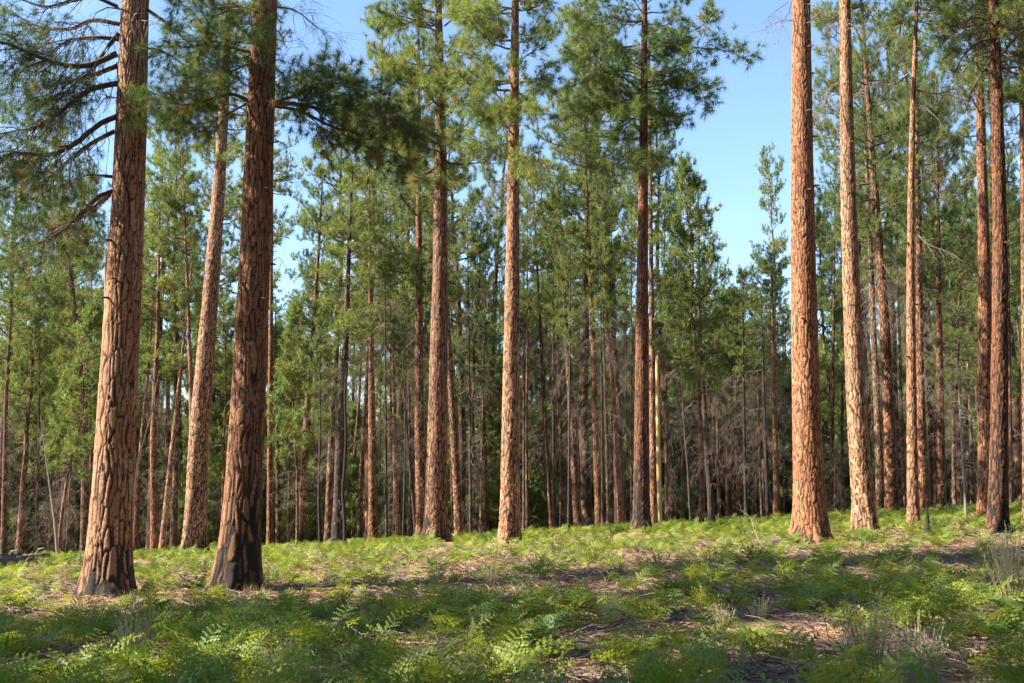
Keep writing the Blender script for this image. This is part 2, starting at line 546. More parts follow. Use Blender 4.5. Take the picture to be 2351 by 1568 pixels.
def grow(mb, tf, P, r0, rng, nsub=8, Ls=0.9, ntw=3, Lt=0.35, alive=True, t0=0.3, up=0.25, bend=0.15, mat=0, k=5,
         tip_r=0.15, wig=0.25, size=1.0, flat=1.0, r_sub=0.35, r_min=0.003):
    """one limb along P with side branches, twigs and needle tufts"""
    P = np.asarray(P, float)
    n = len(P)
    R = r0 * (1 - (1 - tip_r) * np.linspace(0, 1, n))
    add_tubes(mb, P[None], R[None], k, mat)
    if nsub <= 0:
        return
    t = np.clip(np.linspace(t0, 1.0, nsub) + rng.uniform(-0.04, 0.04, nsub), 0.05, 1.0)
    pos, tan = interp_rows(P, t)
    side = np.where(np.arange(nsub) % 2 == 0, 1.0, -1.0)
    ph = norm(np.cross(tan, np.array([0, 0, 1.0])) + 1e-6)
    d = norm(tan * 0.75 + ph * (side * rng.uniform(0.4, 1.1, nsub) * flat)[:, None] + np.array([0, 0, 1.0]) * (up + rng.normal(0, 0.3, nsub))[:, None])
    L = Ls * (1.15 - 0.65 * t) * rng.uniform(0.55, 1.3, nsub)
    S = curve_batch(pos, d, L, 5, np.full(nsub, bend) + rng.normal(0, 0.12, nsub), wig, rng)
    rs = np.maximum(r0 * r_sub * (1.1 - 0.6 * t), r_min * 1.4)
    add_tubes(mb, S, rs[:, None] * np.array([1, .85, .7, .55, .35]), 4 if r0 > 0.03 else 3, mat)
    if ntw > 0:
        m = nsub * ntw
        si = np.repeat(np.arange(nsub), ntw)
        tt = rng.uniform(0.25, 1.0, m)
        x = tt * 4
        i = np.clip(np.floor(x).astype(int), 0, 3)
        f = (x - i)[:, None]
        tp = S[si, i] * (1 - f) + S[si, i + 1] * f
        td = norm(S[si, i + 1] - S[si, i])
        dd = norm(td * 0.8 + rng.normal(0, 0.55, (m, 3)) + np.array([0, 0, up]))
        TL = Lt * rng.uniform(0.5, 1.3, m)
        TP = curve_batch(tp, dd, TL, 4, np.full(m, bend), wig, rng)
        add_tubes(mb, TP, np.maximum(rs[si] * 0.45, r_min)[:, None] * np.array([1, .8, .6, .4]), 3, mat)
        if alive:
            tf.add(TP[:, -1], TP[:, -1] - TP[:, -2], size)
    if alive:
        tf.add(S[:, -1], S[:, -1] - S[:, -2], size)
        tf.add(P[-1:], P[-1:] - P[-2:-1], size)

def crown_mesh(name, seed, H=12.0, rad=2.6, nbr=52, K=22, w=0.008, L=0.2, dense=1.0, droop=0.0, dry=0.04, tone=0.5, dead_low=6, conic=0.6, gap=0.24):
    """live crown standing on z=0, leader included"""
    rng = rng_(seed)
    mb, tf = MB(), Tufts()
    zs = np.sort(rng.uniform(0, 1, nbr) ** 0.95)
    az = np.cumsum(rng.uniform(1.7, 3.1, nbr))
    lob = rng.uniform(0, 6.28)
    for i in range(nbr):
        h = zs[i]
        if rng.random() < gap:
            continue
        prof = (0.55 + 0.45 * min(1, h / 0.22)) * (1 - conic * max(0, h - 0.15) ** 1.3 / 0.85 ** 1.3) + 0.06
        if h > 0.93:
            prof *= 0.6
        Lb = rad * prof * rng.uniform(0.65, 1.15) * (1 + 0.22 * math.cos(az[i] + lob))
        el = (-0.12 + 0.75 * h ** 1.4 + rng.normal(0, 0.12)) - droop
        d = np.array([math.cos(az[i]) * math.cos(el), math.sin(az[i]) * math.cos(el), math.sin(el)])
        P = curve_batch(np.array([[0, 0, h * H]]), d[None], np.array([Lb]), 7, np.array([0.12]), 0.22, rng)[0]
        ns = max(4, int(round(Lb * 5.0 * dense)))
        grow(mb, tf, P, 0.016 + 0.011 * Lb, rng, ns, 0.46 * Lb ** 0.6, 2, 0.30, True, 0.22, 0.3, 0.2, 0, 4, size=rng.uniform(0.9, 1.25))
    for i in range(dead_low):
        a = rng.uniform(0, 6.28)
        P = curve_batch(np.array([[0, 0, -rng.uniform(0, 2.0)]]), np.array([[math.cos(a), math.sin(a), -0.1]]), np.array([rng.uniform(.8, 1.8)]), 6, np.array([-0.3]), 0.3, rng)[0]
        grow(mb, tf, P, 0.018, rng, 6, 0.6, 2, 0.3, False, 0.2, -0.2, -0.4, 2, 3)
    tf.add(np.array([[0, 0, H + 0.1]]), np.array([[0, 0, 1.0]]), 1.2)
    tf.emit(mb, K, L, w, rng, 1, dry, 1.0, tone)
    return mb.mesh(name, [M_LIMB, M_NEED, M_DEAD])

def dead_mesh(name, seed, H=8.0, n=34, Lmin=0.6, Lmax=1.9, droop=-0.5, sub=7, mat=M_DEAD, r=0.009):
    """bare drooping lower branches on a bole from z=0 to H"""
    rng = rng_(seed)
    mb, tf = MB(), Tufts()
    for i in range(n):
        h = rng.random() ** 0.75
        a = rng.uniform(0, 6.28)
        Lb = rng.uniform(Lmin, Lmax) * (0.55 + 0.6 * h)
        el = rng.normal(-0.1, 0.22)
        d = np.array([math.cos(a) * math.cos(el), math.sin(a) * math.cos(el), math.sin(el)])
        P = curve_batch(np.array([[0, 0, h * H]]), d[None], np.array([Lb]), 7, np.array([droop * rng.uniform(0.4, 1.2)]), 0.4, rng)[0]
        grow(mb, tf, P, r, rng, max(2, int(sub * Lb / 1.3)), 0.5 * Lb, 2, 0.3, False, 0.15, -0.25, -0.45, 0, 3, wig=0.5, r_min=0.0045)
    return mb.mesh(name, [mat])

# shared crowns and bare-branch sets
CR_MID = [crown_mesh("crown", 100 + i, 12, 2.7, 72, 38, 0.016, 0.26, [1.0, 1.1, 0.9, 1.0][i], dry=[.03, .05, .08, .03][i], tone=[.5, .6, .45, .35][i]) for i in range(4)]
CR_FAR = [crown_mesh("crown", 140 + i, 12, 2.5, 60, 20, 0.033, 0.30, 0.85, dry=[.03, .06, .03, .12, .03][i], tone=[.5, .6, .4, .6, .3][i], dead_low=3) for i in range(5)]
CR_YNG = [crown_mesh("crown", 170 + i, 7, 1.7, 54, 20, 0.031, 0.27, 0.9, conic=0.9, dry=.03, tone=[.45, .6, .35][i], dead_low=2, gap=0.05) for i in range(3)]
DEAD = [dead_mesh("dead_branches", 200 + i, 8.0, [40, 46, 32, 50][i]) for i in range(4)]
for me in CR_MID + CR_FAR + CR_YNG + DEAD:
    me.use_fake_user = True

def lean_rot(d):
    return Vector((float(d[0]), float(d[1]), float(d[2]))).to_track_quat('Z', 'Y')

def put_crown(root, path, H, cb, rad, me, base_rad, base_h, seed, name="crown"):
    """a shared crown mesh fitted on the upper bole: from cb to H"""
    p0 = np.array([np.interp(cb, path[:, 2], path[:, k]) for k in range(3)])
    p1 = np.array([np.interp(H, path[:, 2], path[:, k]) for k in range(3)])
    o = link(name, me, root, p0)
    q = lean_rot(p1 - p0)
    o.rotation_mode = 'QUATERNION'
    o.rotation_quaternion = q @ Euler((0, 0, (seed * 2.399) % 6.283)).to_quaternion()
    o.scale = (rad / base_rad, rad / base_rad, (H - cb) / base_h)
    if name == "dead_branches":
        o["kind"] = "stuff"
    return o

def px_path(pts, Y, H, seed, lean_y=0.0):
    """local bole centre line from picture points (low to high) at distance Y; base set on the ground"""
    W = np.array([at(x, y, Y) for x, y in pts])
    d0 = (W[1] - W[0]) / (W[1][2] - W[0][2])
    bx = W[0][0]
    for _ in range(6):
        gz = float(ground_z(bx, Y)) - 0.06
        bx = W[0][0] + d0[0] * (gz - W[0][2])
    base = np.array([bx, Y, gz])
    loc = np.vstack([[0, 0, 0], W - base])
    loc = loc[loc[:, 2] > -1e-6]
    loc = loc[np.argsort(loc[:, 2])]
    keep = [0]
    for i in range(1, len(loc)):
        if loc[i, 2] - loc[keep[-1], 2] > 0.3:
            keep.append(i)
    loc = loc[keep]
    if loc[-1, 2] < H:
        d1 = (loc[-1] - loc[max(0, len(loc) - 3)])
        d1 = d1 / d1[2]
        loc = np.vstack([loc, loc[-1] + d1 * (H - loc[-1, 2])])
    loc[:, 1] += lean_y * loc[:, 2]
    # smooth between the knots
    z = np.linspace(0, loc[-1, 2], 40)
    x = np.interp(z, loc[:, 2], loc[:, 0])
    y = np.interp(z, loc[:, 2], loc[:, 1])
    for _ in range(3):
        x[1:-1] = (x[:-2] + 2 * x[1:-1] + x[2:]) / 4
    return base, np.stack([x, y, z], -1)

def rows(H, vis, step):
    z = np.concatenate([np.arange(-0.25, min(vis, H), step), np.arange(vis, H, 0.5)]) if vis < H else np.arange(-0.25, H, step)
    return np.append(z, H)

# ------------------------------------------------------------------ the big pines
def hero(pts, base_y, w, H, label, seed, tone, char=(0.8, 0.0), cw=0.13, ch=0.36, depth=0.03, flare=0.35, crown=None, dist=None, lean_y=0.0, groove=0.2, pale=0.3, dim=0.0):
    b0 = on_ground(pts[0][0], base_y)
    Y = dist or b0[1]
    base, path = px_path(pts, Y, H, seed, lean_y)
    R = w / FPX * Y * 0.5
    root = link("pine_tree", None, None, base)
    root.empty_display_size = 0.3
    tag(root, label, "pine tree", "large pines standing in the fern clearing")
    pxm = Y / 1089.0
    vis = min(H, 0.46 * Y + 3.2)
    nth = int(np.clip(2 * math.pi * R / (pxm * 1.0), 40, 150))
    me = trunk_mesh(path, R, H, nth, rows(H, vis, pxm * 1.25), seed, cw, ch, depth, flare, char[0], char[1], groove=groove)
    t = link("trunk", me, root)
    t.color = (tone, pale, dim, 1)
    if crown:
        cb, rad, k = crown
        put_crown(root, path, H, cb, rad, CR_MID[k], 2.7, 12.0, seed)
    return root, base, path, Y, R

def limb_px(tree, pts, dy, r0, label_part="branch", alive=True, seed=0, K=46, w=0.005, L=0.19, nsub=14, Ls=0.9, ntw=4, Lt=0.4, up=0.05, bend=-0.1,
            t0=0.15, mat=M_LIMB, dry=0.03, tone=0.4, size=1.0, wig=0.35, flat=1.0, n=12):
    """a limb drawn through picture points; dy is how far its tip comes towards (-) or goes from (+) the camera"""
    root, base, path, Y, R = tree
    rng = rng_(seed)
    m = len(pts)
    W = np.array([at(x, y, Y + dy * (i / (m - 1)) ** 1.2 + (R * 0.3 * (1 if dy > 0 else -1) if i == 0 else 0)) for i, (x, y) in enumerate(pts)]) - base
    P = smooth_path(W, n)
    mb, tf = MB(), Tufts()
    grow(mb, tf, P, r0, rng, nsub, Ls, ntw, Lt, alive, t0, up, bend, 0, 7, wig=wig, size=size, flat=flat)
    o = link(label_part, mb.mesh(label_part, [mat]), root)
    if alive:
        mn = MB()
        tf.emit(mn, K, L, w, rng, 0, dry, 1.0, tone)
        link("needles", mn.mesh("needles", [M_NEED]), o)
    return o

PI = math.pi
T1 = hero([(246, 1380), (265, 1000), (288, 600), (301, 300), (310, 0)], 1382, 92, 29, "thick pine with one sunlit flank and long drooping limbs on one side, their needles tinted dark for shade", 1, 0.85, (1.3, -0.5), 0.105, 0.50, 0.019, 0.46, (12.5, 3.2, 0), groove=0.30, pale=0.6)
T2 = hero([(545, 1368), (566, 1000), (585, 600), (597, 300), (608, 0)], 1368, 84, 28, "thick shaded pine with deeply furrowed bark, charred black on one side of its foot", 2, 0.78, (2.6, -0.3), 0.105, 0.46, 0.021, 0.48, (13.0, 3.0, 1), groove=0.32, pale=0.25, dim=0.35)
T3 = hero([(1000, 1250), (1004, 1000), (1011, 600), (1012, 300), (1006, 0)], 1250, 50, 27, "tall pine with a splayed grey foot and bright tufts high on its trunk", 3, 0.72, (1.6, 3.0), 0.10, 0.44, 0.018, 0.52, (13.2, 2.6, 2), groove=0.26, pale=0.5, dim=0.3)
T4 = hero([(1169, 1256), (1172, 1000), (1177, 600), (1181, 200), (1183, 0)], 1256, 45, 26, "straight orange pine lit along its whole lower trunk, ferns at its foot", 4, 1.0, (0.5, 0.0), 0.085, 0.36, 0.016, 0.30, (13.4, 2.3, 1), groove=0.18, pale=0.6)
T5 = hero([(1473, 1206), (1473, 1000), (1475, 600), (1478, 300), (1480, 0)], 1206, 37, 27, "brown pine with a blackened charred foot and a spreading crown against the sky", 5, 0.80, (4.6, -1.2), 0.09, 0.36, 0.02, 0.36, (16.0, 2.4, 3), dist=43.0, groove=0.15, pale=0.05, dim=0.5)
T6 = hero([(1862, 1256), (1853, 1000), (1844, 600), (1841, 300), (1840, 0)], 1256, 69, 30, "broad orange pine without low branches beside the open gap of blue sky", 6, 1.0, (0.9, -0.4), 0.085, 0.36, 0.018, 0.46, (16.5, 3.0, 0), groove=0.19, pale=0.15)
T7 = hero([(1990, 1230), (1969, 1000), (1952, 600), (1944, 300), (1940, 0)], 1230, 48, 29, "pale smooth-plated pine leaning slightly beside the broad orange pine", 7, 0.95, (0.6, -0.6), 0.085, 0.38, 0.014, 0.38, (17.0, 2.5, 1), groove=0.17, pale=0.8)
T8 = hero([(2097, 1218), (2094, 1000), (2090, 600), (2094, 300), (2105, 0)], 1218, 25, 22, "thin grey-footed pine with bare dead limbs and a crooked upper trunk", 8, 0.85, (0.5, 0.3), 0.10, 0.30, 0.016, 0.30, (17.0, 1.8, 2), groove=0.14, pale=0.5)
T9 = hero([(2291, 1233), (2294, 1000), (2297, 600), (2291, 300), (2282, 0)], 1233, 41, 27, "dark pine with a charred foot and shade painted up its trunk, standing in front of a paler twin trunk", 9, 0.85, (11.0, -0.4), 0.09, 0.38, 0.022, 0.32, (14.5, 2.6, 3), pale=0.05, dim=0.75)  # char carried high and dim raised to paint shade into this trunk
T9A = hero([(2265, 1178), (2262, 900), (2260, 600), (2252, 300), (2245, 0)], 1178, 37, 27, "tall reddish pine hidden partly behind the darkened trunk", 10, 0.95, (0.3, 0.0), 0.09, 0.36, 0.018, 0.2, (15.0, 2.6, 0), dist=42.0, groove=0.14, pale=0.2, dim=0.3)
T10 = hero([(447, 1260), (456, 1000), (482, 700), (505, 400), (517, 200), (524, 0)], 1260, 50, 28, "leaning pale pine with a broad base behind the two thick trunks", 11, 0.98, (0.6, -0.4), 0.09, 0.38, 0.018, 0.40, (16.0, 2.2, 1), dist=45.0, groove=0.14, pale=0.75)

for t_ in (T1, T2, T3, T4, T5, T6, T7, T8, T9, T9A, T10):
    MOUNDS.append((float(t_[1][0]), float(t_[1][1]), float(t_[4]) + 0.15))
build_ground()

# limbs of the near pair, in view
def limbs():
    s = 300
    # left side of T1: drooping live limbs, needle tint darkened to paint in their shade
    left = [
        ([(268, 122), (200, 150), (132, 145), (60, 118), (0, 95), (-60, 110)], -2.0, 0.055, .3),
        ([(272, 190), (205, 205), (150, 245), (90, 290), (10, 305), (-50, 330)], -1.4, 0.05, .3),
        ([(280, 262), (225, 285), (170, 330), (110, 355), (40, 350), (-40, 370)], -2.6, 0.05, .3),
        ([(268, 435), (225, 450), (185, 490), (130, 540), (60, 570), (-20, 605)], -2.2, 0.036, .25),
        ([(262, 405), (225, 402), (190, 405), (150, 420)], -0.8, 0.025, .3),
        ([(275, 55), (210, 45), (160, 65), (90, 60), (10, 20)], 1.2, 0.04, .3),
        ([(272, 75), (240, 115), (205, 165), (150, 210), (90, 240)], -0.6, 0.035, .3),
        ([(270, 15), (200, -10), (110, 15), (30, -10)], -1.0, 0.04, .3),
        ([(268, 150), (215, 170), (160, 185), (100, 200), (20, 215)], 1.4, 0.04, .3),
        ([(262, 300), (205, 330), (150, 375), (90, 420), (30, 440)], 1.2, 0.035, .3),
        ([(258, 440), (215, 475), (160, 510), (110, 520), (40, 525)], 1.6, 0.03, .3),
        ([(275, 90), (220, 85), (150, 95), (80, 150), (10, 170)], 0.6, 0.035, .3),
    ]
    for i, (pts, dy, r, up) in enumerate(left):
        big = len(pts) > 4
        limb_px(T1, pts, dy, r * 1.05, "branch", True, s + i, nsub=20 if big else 8, Ls=1.15, ntw=5, Lt=0.5, up=-0.12, bend=-0.25, t0=0.3, tone=0.02, K=50, w=0.007, L=0.2)
        limb_px(T1, [(x + 3, y + 4) for x, y in pts], dy * 0.8, r * 0.6, "dead_branch", False, s + 150 + i, nsub=20 if big else 7, Ls=1.3, ntw=5, Lt=0.55, up=-0.3, bend=-0.45, t0=0.12, wig=0.6)
    right = [
        ([(338, 22), (385, 55), (430, 95), (490, 140), (540, 130)], -0.8, 0.04),
        ([(335, 110), (375, 118), (425, 150), (480, 175)], 1.0, 0.028),
        ([(330, 205), (350, 215), (385, 235), (420, 225)], -1.0, 0.025),
    ]
    for i, (pts, dy, r) in enumerate(right):
        limb_px(T1, pts, dy, r, "branch", True, s + 20 + i, nsub=12, Ls=0.8, ntw=5, Lt=0.4, up=-0.05, bend=-0.15, t0=0.25, tone=0.15, K=46, w=0.0075, L=0.21)
    for i, (pts, dy) in enumerate([([(300, 215), (312, 232), (330, 226)], -1.0), ([(300, 285), (318, 297), (326, 285)], -0.9)]):
        limb_px(T1, pts, dy, 0.014, "branch", True, s + 30 + i, nsub=7, Ls=0.3, ntw=3, Lt=0.18, up=0.2, bend=0.1, tone=0.5, K=40)
    for i, (pts, dy, r) in enumerate([([(250, 555), (200, 558), (150, 560)], -0.6, 0.014), ([(250, 590), (268, 622), (278, 645)], -0.7, 0.012), ([(258, 470), (270, 490), (276, 505)], -0.8, 0.016)]):
        limb_px(T1, pts, dy, r, "dead_branch", False, s + 40 + i, nsub=5, Ls=0.4, ntw=2, Lt=0.2, up=-0.2, bend=-0.3, mat=M_LIMB)
    # T2: the big dark clump to the right, foliage to the left
    r2 = [
        ([(628, 240), (680, 238), (735, 250), (800, 262), (870, 268), (930, 290)], -1.5, 0.05, 20, 1.0, -0.02, 0.05),
        ([(628, 236), (670, 222), (720, 200), (770, 190), (830, 205)], -2.2, 0.04, 16, 0.9, 0.1, 0.05),
        ([(628, 243), (690, 255), (760, 290), (830, 310), (905, 350), (945, 300)], -0.6, 0.04, 15, 0.9, -0.1, -0.2),
        ([(632, 15), (680, 25), (725, 60), (760, 85)], 0.8, 0.02, 10, 0.6, -0.1, -0.2),
    ]
    for i, (pts, dy, r, ns, Ls, up, bd) in enumerate(r2):
        limb_px(T2, pts, dy, r, "branch", i < 3, s + 50 + i, nsub=int(ns * 1.5), Ls=Ls, ntw=7, Lt=0.42, up=up, bend=bd, t0=0.12, tone=0.2, K=64, w=0.008, L=0.21)
    l2 = [
        ([(572, 232), (530, 215), (485, 226), (430, 240), (380, 235)], -1.2, 0.04),
        ([(575, 120), (535, 110), (490, 95), (430, 110), (385, 95)], -1.4, 0.035),
        ([(575, 145), (540, 160), (500, 180), (450, 200)], 1.0, 0.028),
        ([(578, 30), (540, 20), (490, 35), (430, 20)], 0.8, 0.03),
        ([(572, 235), (520, 262), (465, 285), (420, 280)], 0.4, 0.028),
        ([(600, 95), (570, 100), (540, 90), (600, 80)], -1.6, 0.02),
    ]
    for i, (pts, dy, r) in enumerate(l2):
        limb_px(T2, pts, dy, r, "branch", True, s + 60 + i, nsub=16, Ls=0.85, ntw=6, Lt=0.36, up=0.1, bend=-0.05, t0=0.15, tone=0.35, K=50, w=0.0075, L=0.21)
    for i, (pts, dy) in enumerate([([(632, 180), (655, 160), (668, 130)], 0.6), ([(630, 320), (655, 335), (660, 370)], -0.5), ([(628, 415), (650, 412), (668, 420)], 0.5), ([(632, 90), (660, 95), (690, 90)], -0.4), ([(632, 140), (650, 130), (672, 100)], -.4)]):
        limb_px(T2, pts, dy, 0.012, "dead_branch", False, s + 80 + i, nsub=7, Ls=0.45, ntw=3, Lt=0.25, up=-0.1, bend=-0.2, mat=M_LIMB)

limbs()

# live limbs on the trees in the middle distance
def limbs_mid():
    s = 500
    A = dict(K=30, w=0.016, L=0.25, ntw=6, Lt=0.42, t0=0.15)
    for i, (tr, pts, dy, r, ns, Ls, tone) in enumerate([
        (T3, [(1020, 60), (1050, 40), (1090, 55), (1130, 40)], -1.5, 0.04, 13, 0.9, .75),
        (T3, [(1025, 130), (1060, 120), (1100, 135), (1140, 150)], -1.2, 0.04, 13, 0.9, .75),
        (T3, [(990, 150), (960, 150), (930, 165), (895, 155)], -1.5, 0.035, 11, 0.8, .7),
        (T3, [(1010, 190), (1015, 195), (1005, 185), (990, 190)], -2.2, 0.03, 9, 0.6, .75),
        (T3, [(990, 300), (960, 310), (930, 335)], -1.0, 0.03, 8, 0.7, .5),
        (T3, [(1020, 330), (1035, 325), (1050, 330)], -1.2, 0.02, 6, 0.4, .7),
        (T3, [(990, 60), (960, 45), (920, 60), (880, 50)], 1.0, 0.035, 11, 0.8, .6),
        (T4, [(1165, 20), (1130, 35), (1095, 25), (1060, 40)], -1.5, 0.04, 13, 0.9, .7),
        (T4, [(1165, 85), (1135, 75), (1105, 90)], 1.2, 0.03, 9, 0.8, .6),
        (T4, [(1175, 190), (1140, 195), (1100, 200), (1075, 230)], -1.4, 0.035, 13, 0.9, .75),
        (T4, [(1180, 245), (1175, 255), (1185, 250), (1195, 265)], -2.0, 0.03, 11, 0.7, .75),
        (T4, [(1165, 265), (1130, 270), (1090, 265)], 0.8, 0.03, 10, 0.8, .6),
        (T4, [(1195, 190), (1220, 185), (1250, 195)], 0.8, 0.03, 8, 0.6, .35),
        (T4, [(1185, 395), (1195, 385), (1220, 395), (1240, 400)], -1.5, 0.025, 9, 0.6, .8),
        (T4, [(1165, 330), (1135, 335), (1100, 350)], 0.5, 0.025, 8, 0.7, .5),
        (T4, [(1195, 8), (1225, 18), (1255, 0)], -0.8, 0.045, 4, 0.5, .4),
        (T5, [(1488, 55), (1530, 60), (1570, 75), (1610, 60), (1640, 30)], -1.0, 0.035, 12, 0.8, .45),
        (T5, [(1488, 108), (1540, 105), (1600, 110), (1660, 115), (1725, 140)], -1.2, 0.045, 15, 0.85, .4),
        (T5, [(1488, 85), (1520, 95), (1550, 110)], 0.8, 0.025, 8, 0.6, .5),
        (T5, [(1488, 165), (1530, 175), (1580, 180), (1625, 200)], -1.5, 0.03, 12, 0.7, .4),
        (T5, [(1488, 200), (1540, 195), (1590, 215), (1630, 240)], 1.0, 0.03, 11, 0.7, .45),
        (T5, [(1488, 250), (1520, 260), (1560, 275)], 0.5, 0.025, 9, 0.6, .4),
        (T5, [(1465, 52), (1425, 45), (1380, 60), (1330, 50)], 1.2, 0.035, 13, 0.8, .55),
        (T5, [(1462, 105), (1420, 110), (1370, 115), (1320, 130), (1275, 155)], -0.8, 0.04, 15, 0.9, .55),
        (T5, [(1462, 170), (1420, 160), (1370, 175), (1310, 200)], -1.2, 0.035, 13, 0.9, .6),
        (T5, [(1462, 225), (1420, 235), (1370, 250), (1300, 270)], 1.2, 0.035, 13, 0.9, .55),
        (T5, [(1462, 265), (1430, 290), (1390, 310), (1340, 330)], -1.4, 0.03, 12, 0.8, .5),
        (T5, [(1470, 235), (1460, 250), (1440, 260)], -2.0, 0.03, 10, 0.6, .5),
        (T5, [(1475, 350), (1460, 370), (1500, 365)], -2.0, 0.03, 11, 0.7, .4),
        (T5, [(1462, 345), (1420, 365), (1380, 385)], 0.8, 0.03, 11, 0.8, .5),
    ]):
        limb_px(tr, pts, dy, r, "branch", True, s + i, nsub=int(ns * 1.3), Ls=Ls * 1.15, up=0.12, bend=0.0, tone=tone, size=1.3, **A)
    D = dict(K=1, w=0.001, L=0.1, ntw=3, Lt=0.35, t0=0.15, alive=False)
    for i, (tr, pts, dy, r, ns, Ls, mt) in enumerate([
        (T4, [(1165, 400), (1140, 420), (1110, 460)], -0.8, 0.02, 10, 0.9, M_DEAD),
        (T4, [(1160, 430), (1130, 445), (1115, 480)], 0.8, 0.018, 10, 0.8, M_DEAD),
        (T4, [(1198, 425), (1215, 450), (1222, 500)], -0.5, 0.015, 7, 0.6, M_DEAD),
        (T4, [(1198, 18), (1230, 25), (1260, 55)], 0.4, 0.03, 8, 0.7, M_DEAD),
        (T6, [(1810, 5), (1775, 30), (1750, 55)], -0.8, 0.012, 8, 0.5, M_DEAD),
        (T6, [(1810, 30), (1790, 60), (1778, 100)], -0.5, 0.010, 6, 0.4, M_DEAD),
        (T6, [(1866, 20), (1895, 60), (1900, 120)], 0.6, 0.014, 9, 0.7, M_DEAD),
        (T7, [(1925, 190), (1905, 205), (1888, 250)], 0.6, 0.028, 14, 1.1, M_DEAD),
        (T7, [(1925, 215), (1905, 225), (1892, 280)], -0.4, 0.022, 12, 0.9, M_DEAD),
        (T7, [(1960, 20), (1990, 15), (2010, 60)], 0.8, 0.03, 12, 1.0, M_LIMB),
        (T7, [(1962, 235), (1985, 260), (1992, 300)], 0.5, 0.02, 9, 0.7, M_LIMB),
        (T8, [(2085, 170), (2050, 195), (2000, 195), (1950, 215)], -0.8, 0.04, 16, 0.9, M_DEAD),
        (T8, [(2100, 205), (2150, 215), (2200, 200)], -0.6, 0.035, 14, 0.9, M_LIMB),
        (T8, [(2098, 240), (2120, 245), (2150, 270), (2178, 310)], -0.5, 0.026, 4, 0.3, M_GREY),
        (T8, [(2098, 230), (2120, 233), (2135, 240)], -0.3, 0.018, 3, 0.2, M_GREY),
        (T8, [(2098, 530), (2130, 560), (2180, 580), (2210, 600)], -0.5, 0.034, 6, 0.5, M_GREY),
        (T8, [(2100, 120), (2125, 105), (2160, 130)], 0.5, 0.03, 12, 0.8, M_DEAD),
        (T8, [(2085, 100), (2050, 80), (2020, 110)], 0.6, 0.025, 10, 0.8, M_DEAD),
        (T8, [(2098, 410), (2130, 400), (2170, 430)], 0.8, 0.028, 16, 1.1, M_DEAD),
        (T8, [(2098, 330), (2140, 340), (2180, 380)], 0.6, 0.025, 14, 1.1, M_DEAD),
        (T9, [(2280, 90), (2240, 100), (2200, 150), (2190, 230)], -1.5, 0.045, 18, 1.1, M_LIMB),
        (T9, [(2280, 130), (2235, 200), (2215, 260)], -1.0, 0.035, 16, 1.0, M_LIMB),
        (T9, [(2295, 130), (2330, 90), (2370, 50)], -1.5, 0.05, 16, 1.0, M_LIMB),
        (T9, [(2290, 60), (2240, 40), (2190, 60)], -0.8, 0.04, 18, 1.0, M_LIMB),
        (T9, [(2297, 30), (2330, 20), (2365, 40)], 0.8, 0.04, 16, 1.0, M_LIMB),
        (T9, [(2297, 210), (2320, 240), (2335, 300)], -0.6, 0.02, 8, 0.6, M_LIMB),
        (T9, [(2310, 820), (2300, 805), (2297, 795)], -0.7, 0.014, 0, 0.1, M_GREY),
        (T2, [(628, 600), (640, 590), (648, 600)], -0.3, 0.008, 3, 0.2, M_LIMB),
        (T10, [(540, 505), (530, 570), (522, 600)], -0.4, 0.02, 6, 0.4, M_DEAD),
        (T10, [(520, 480), (545, 490), (550, 530)], -0.3, 0.02, 8, 0.5, M_GREY),
        (T10, [(505, 590), (512, 560), (508, 640)], -0.3, 0.018, 5, 0.3, M_GREY),
    ]):
        limb_px(tr, pts, dy, r, "dead_branch", D["alive"], s + 60 + i, nsub=ns, Ls=Ls, up=-0.25, bend=-0.4, mat=mt, ntw=D["ntw"] if ns else 0, Lt=D["Lt"], t0=D["t0"], wig=0.5)
limbs_mid()

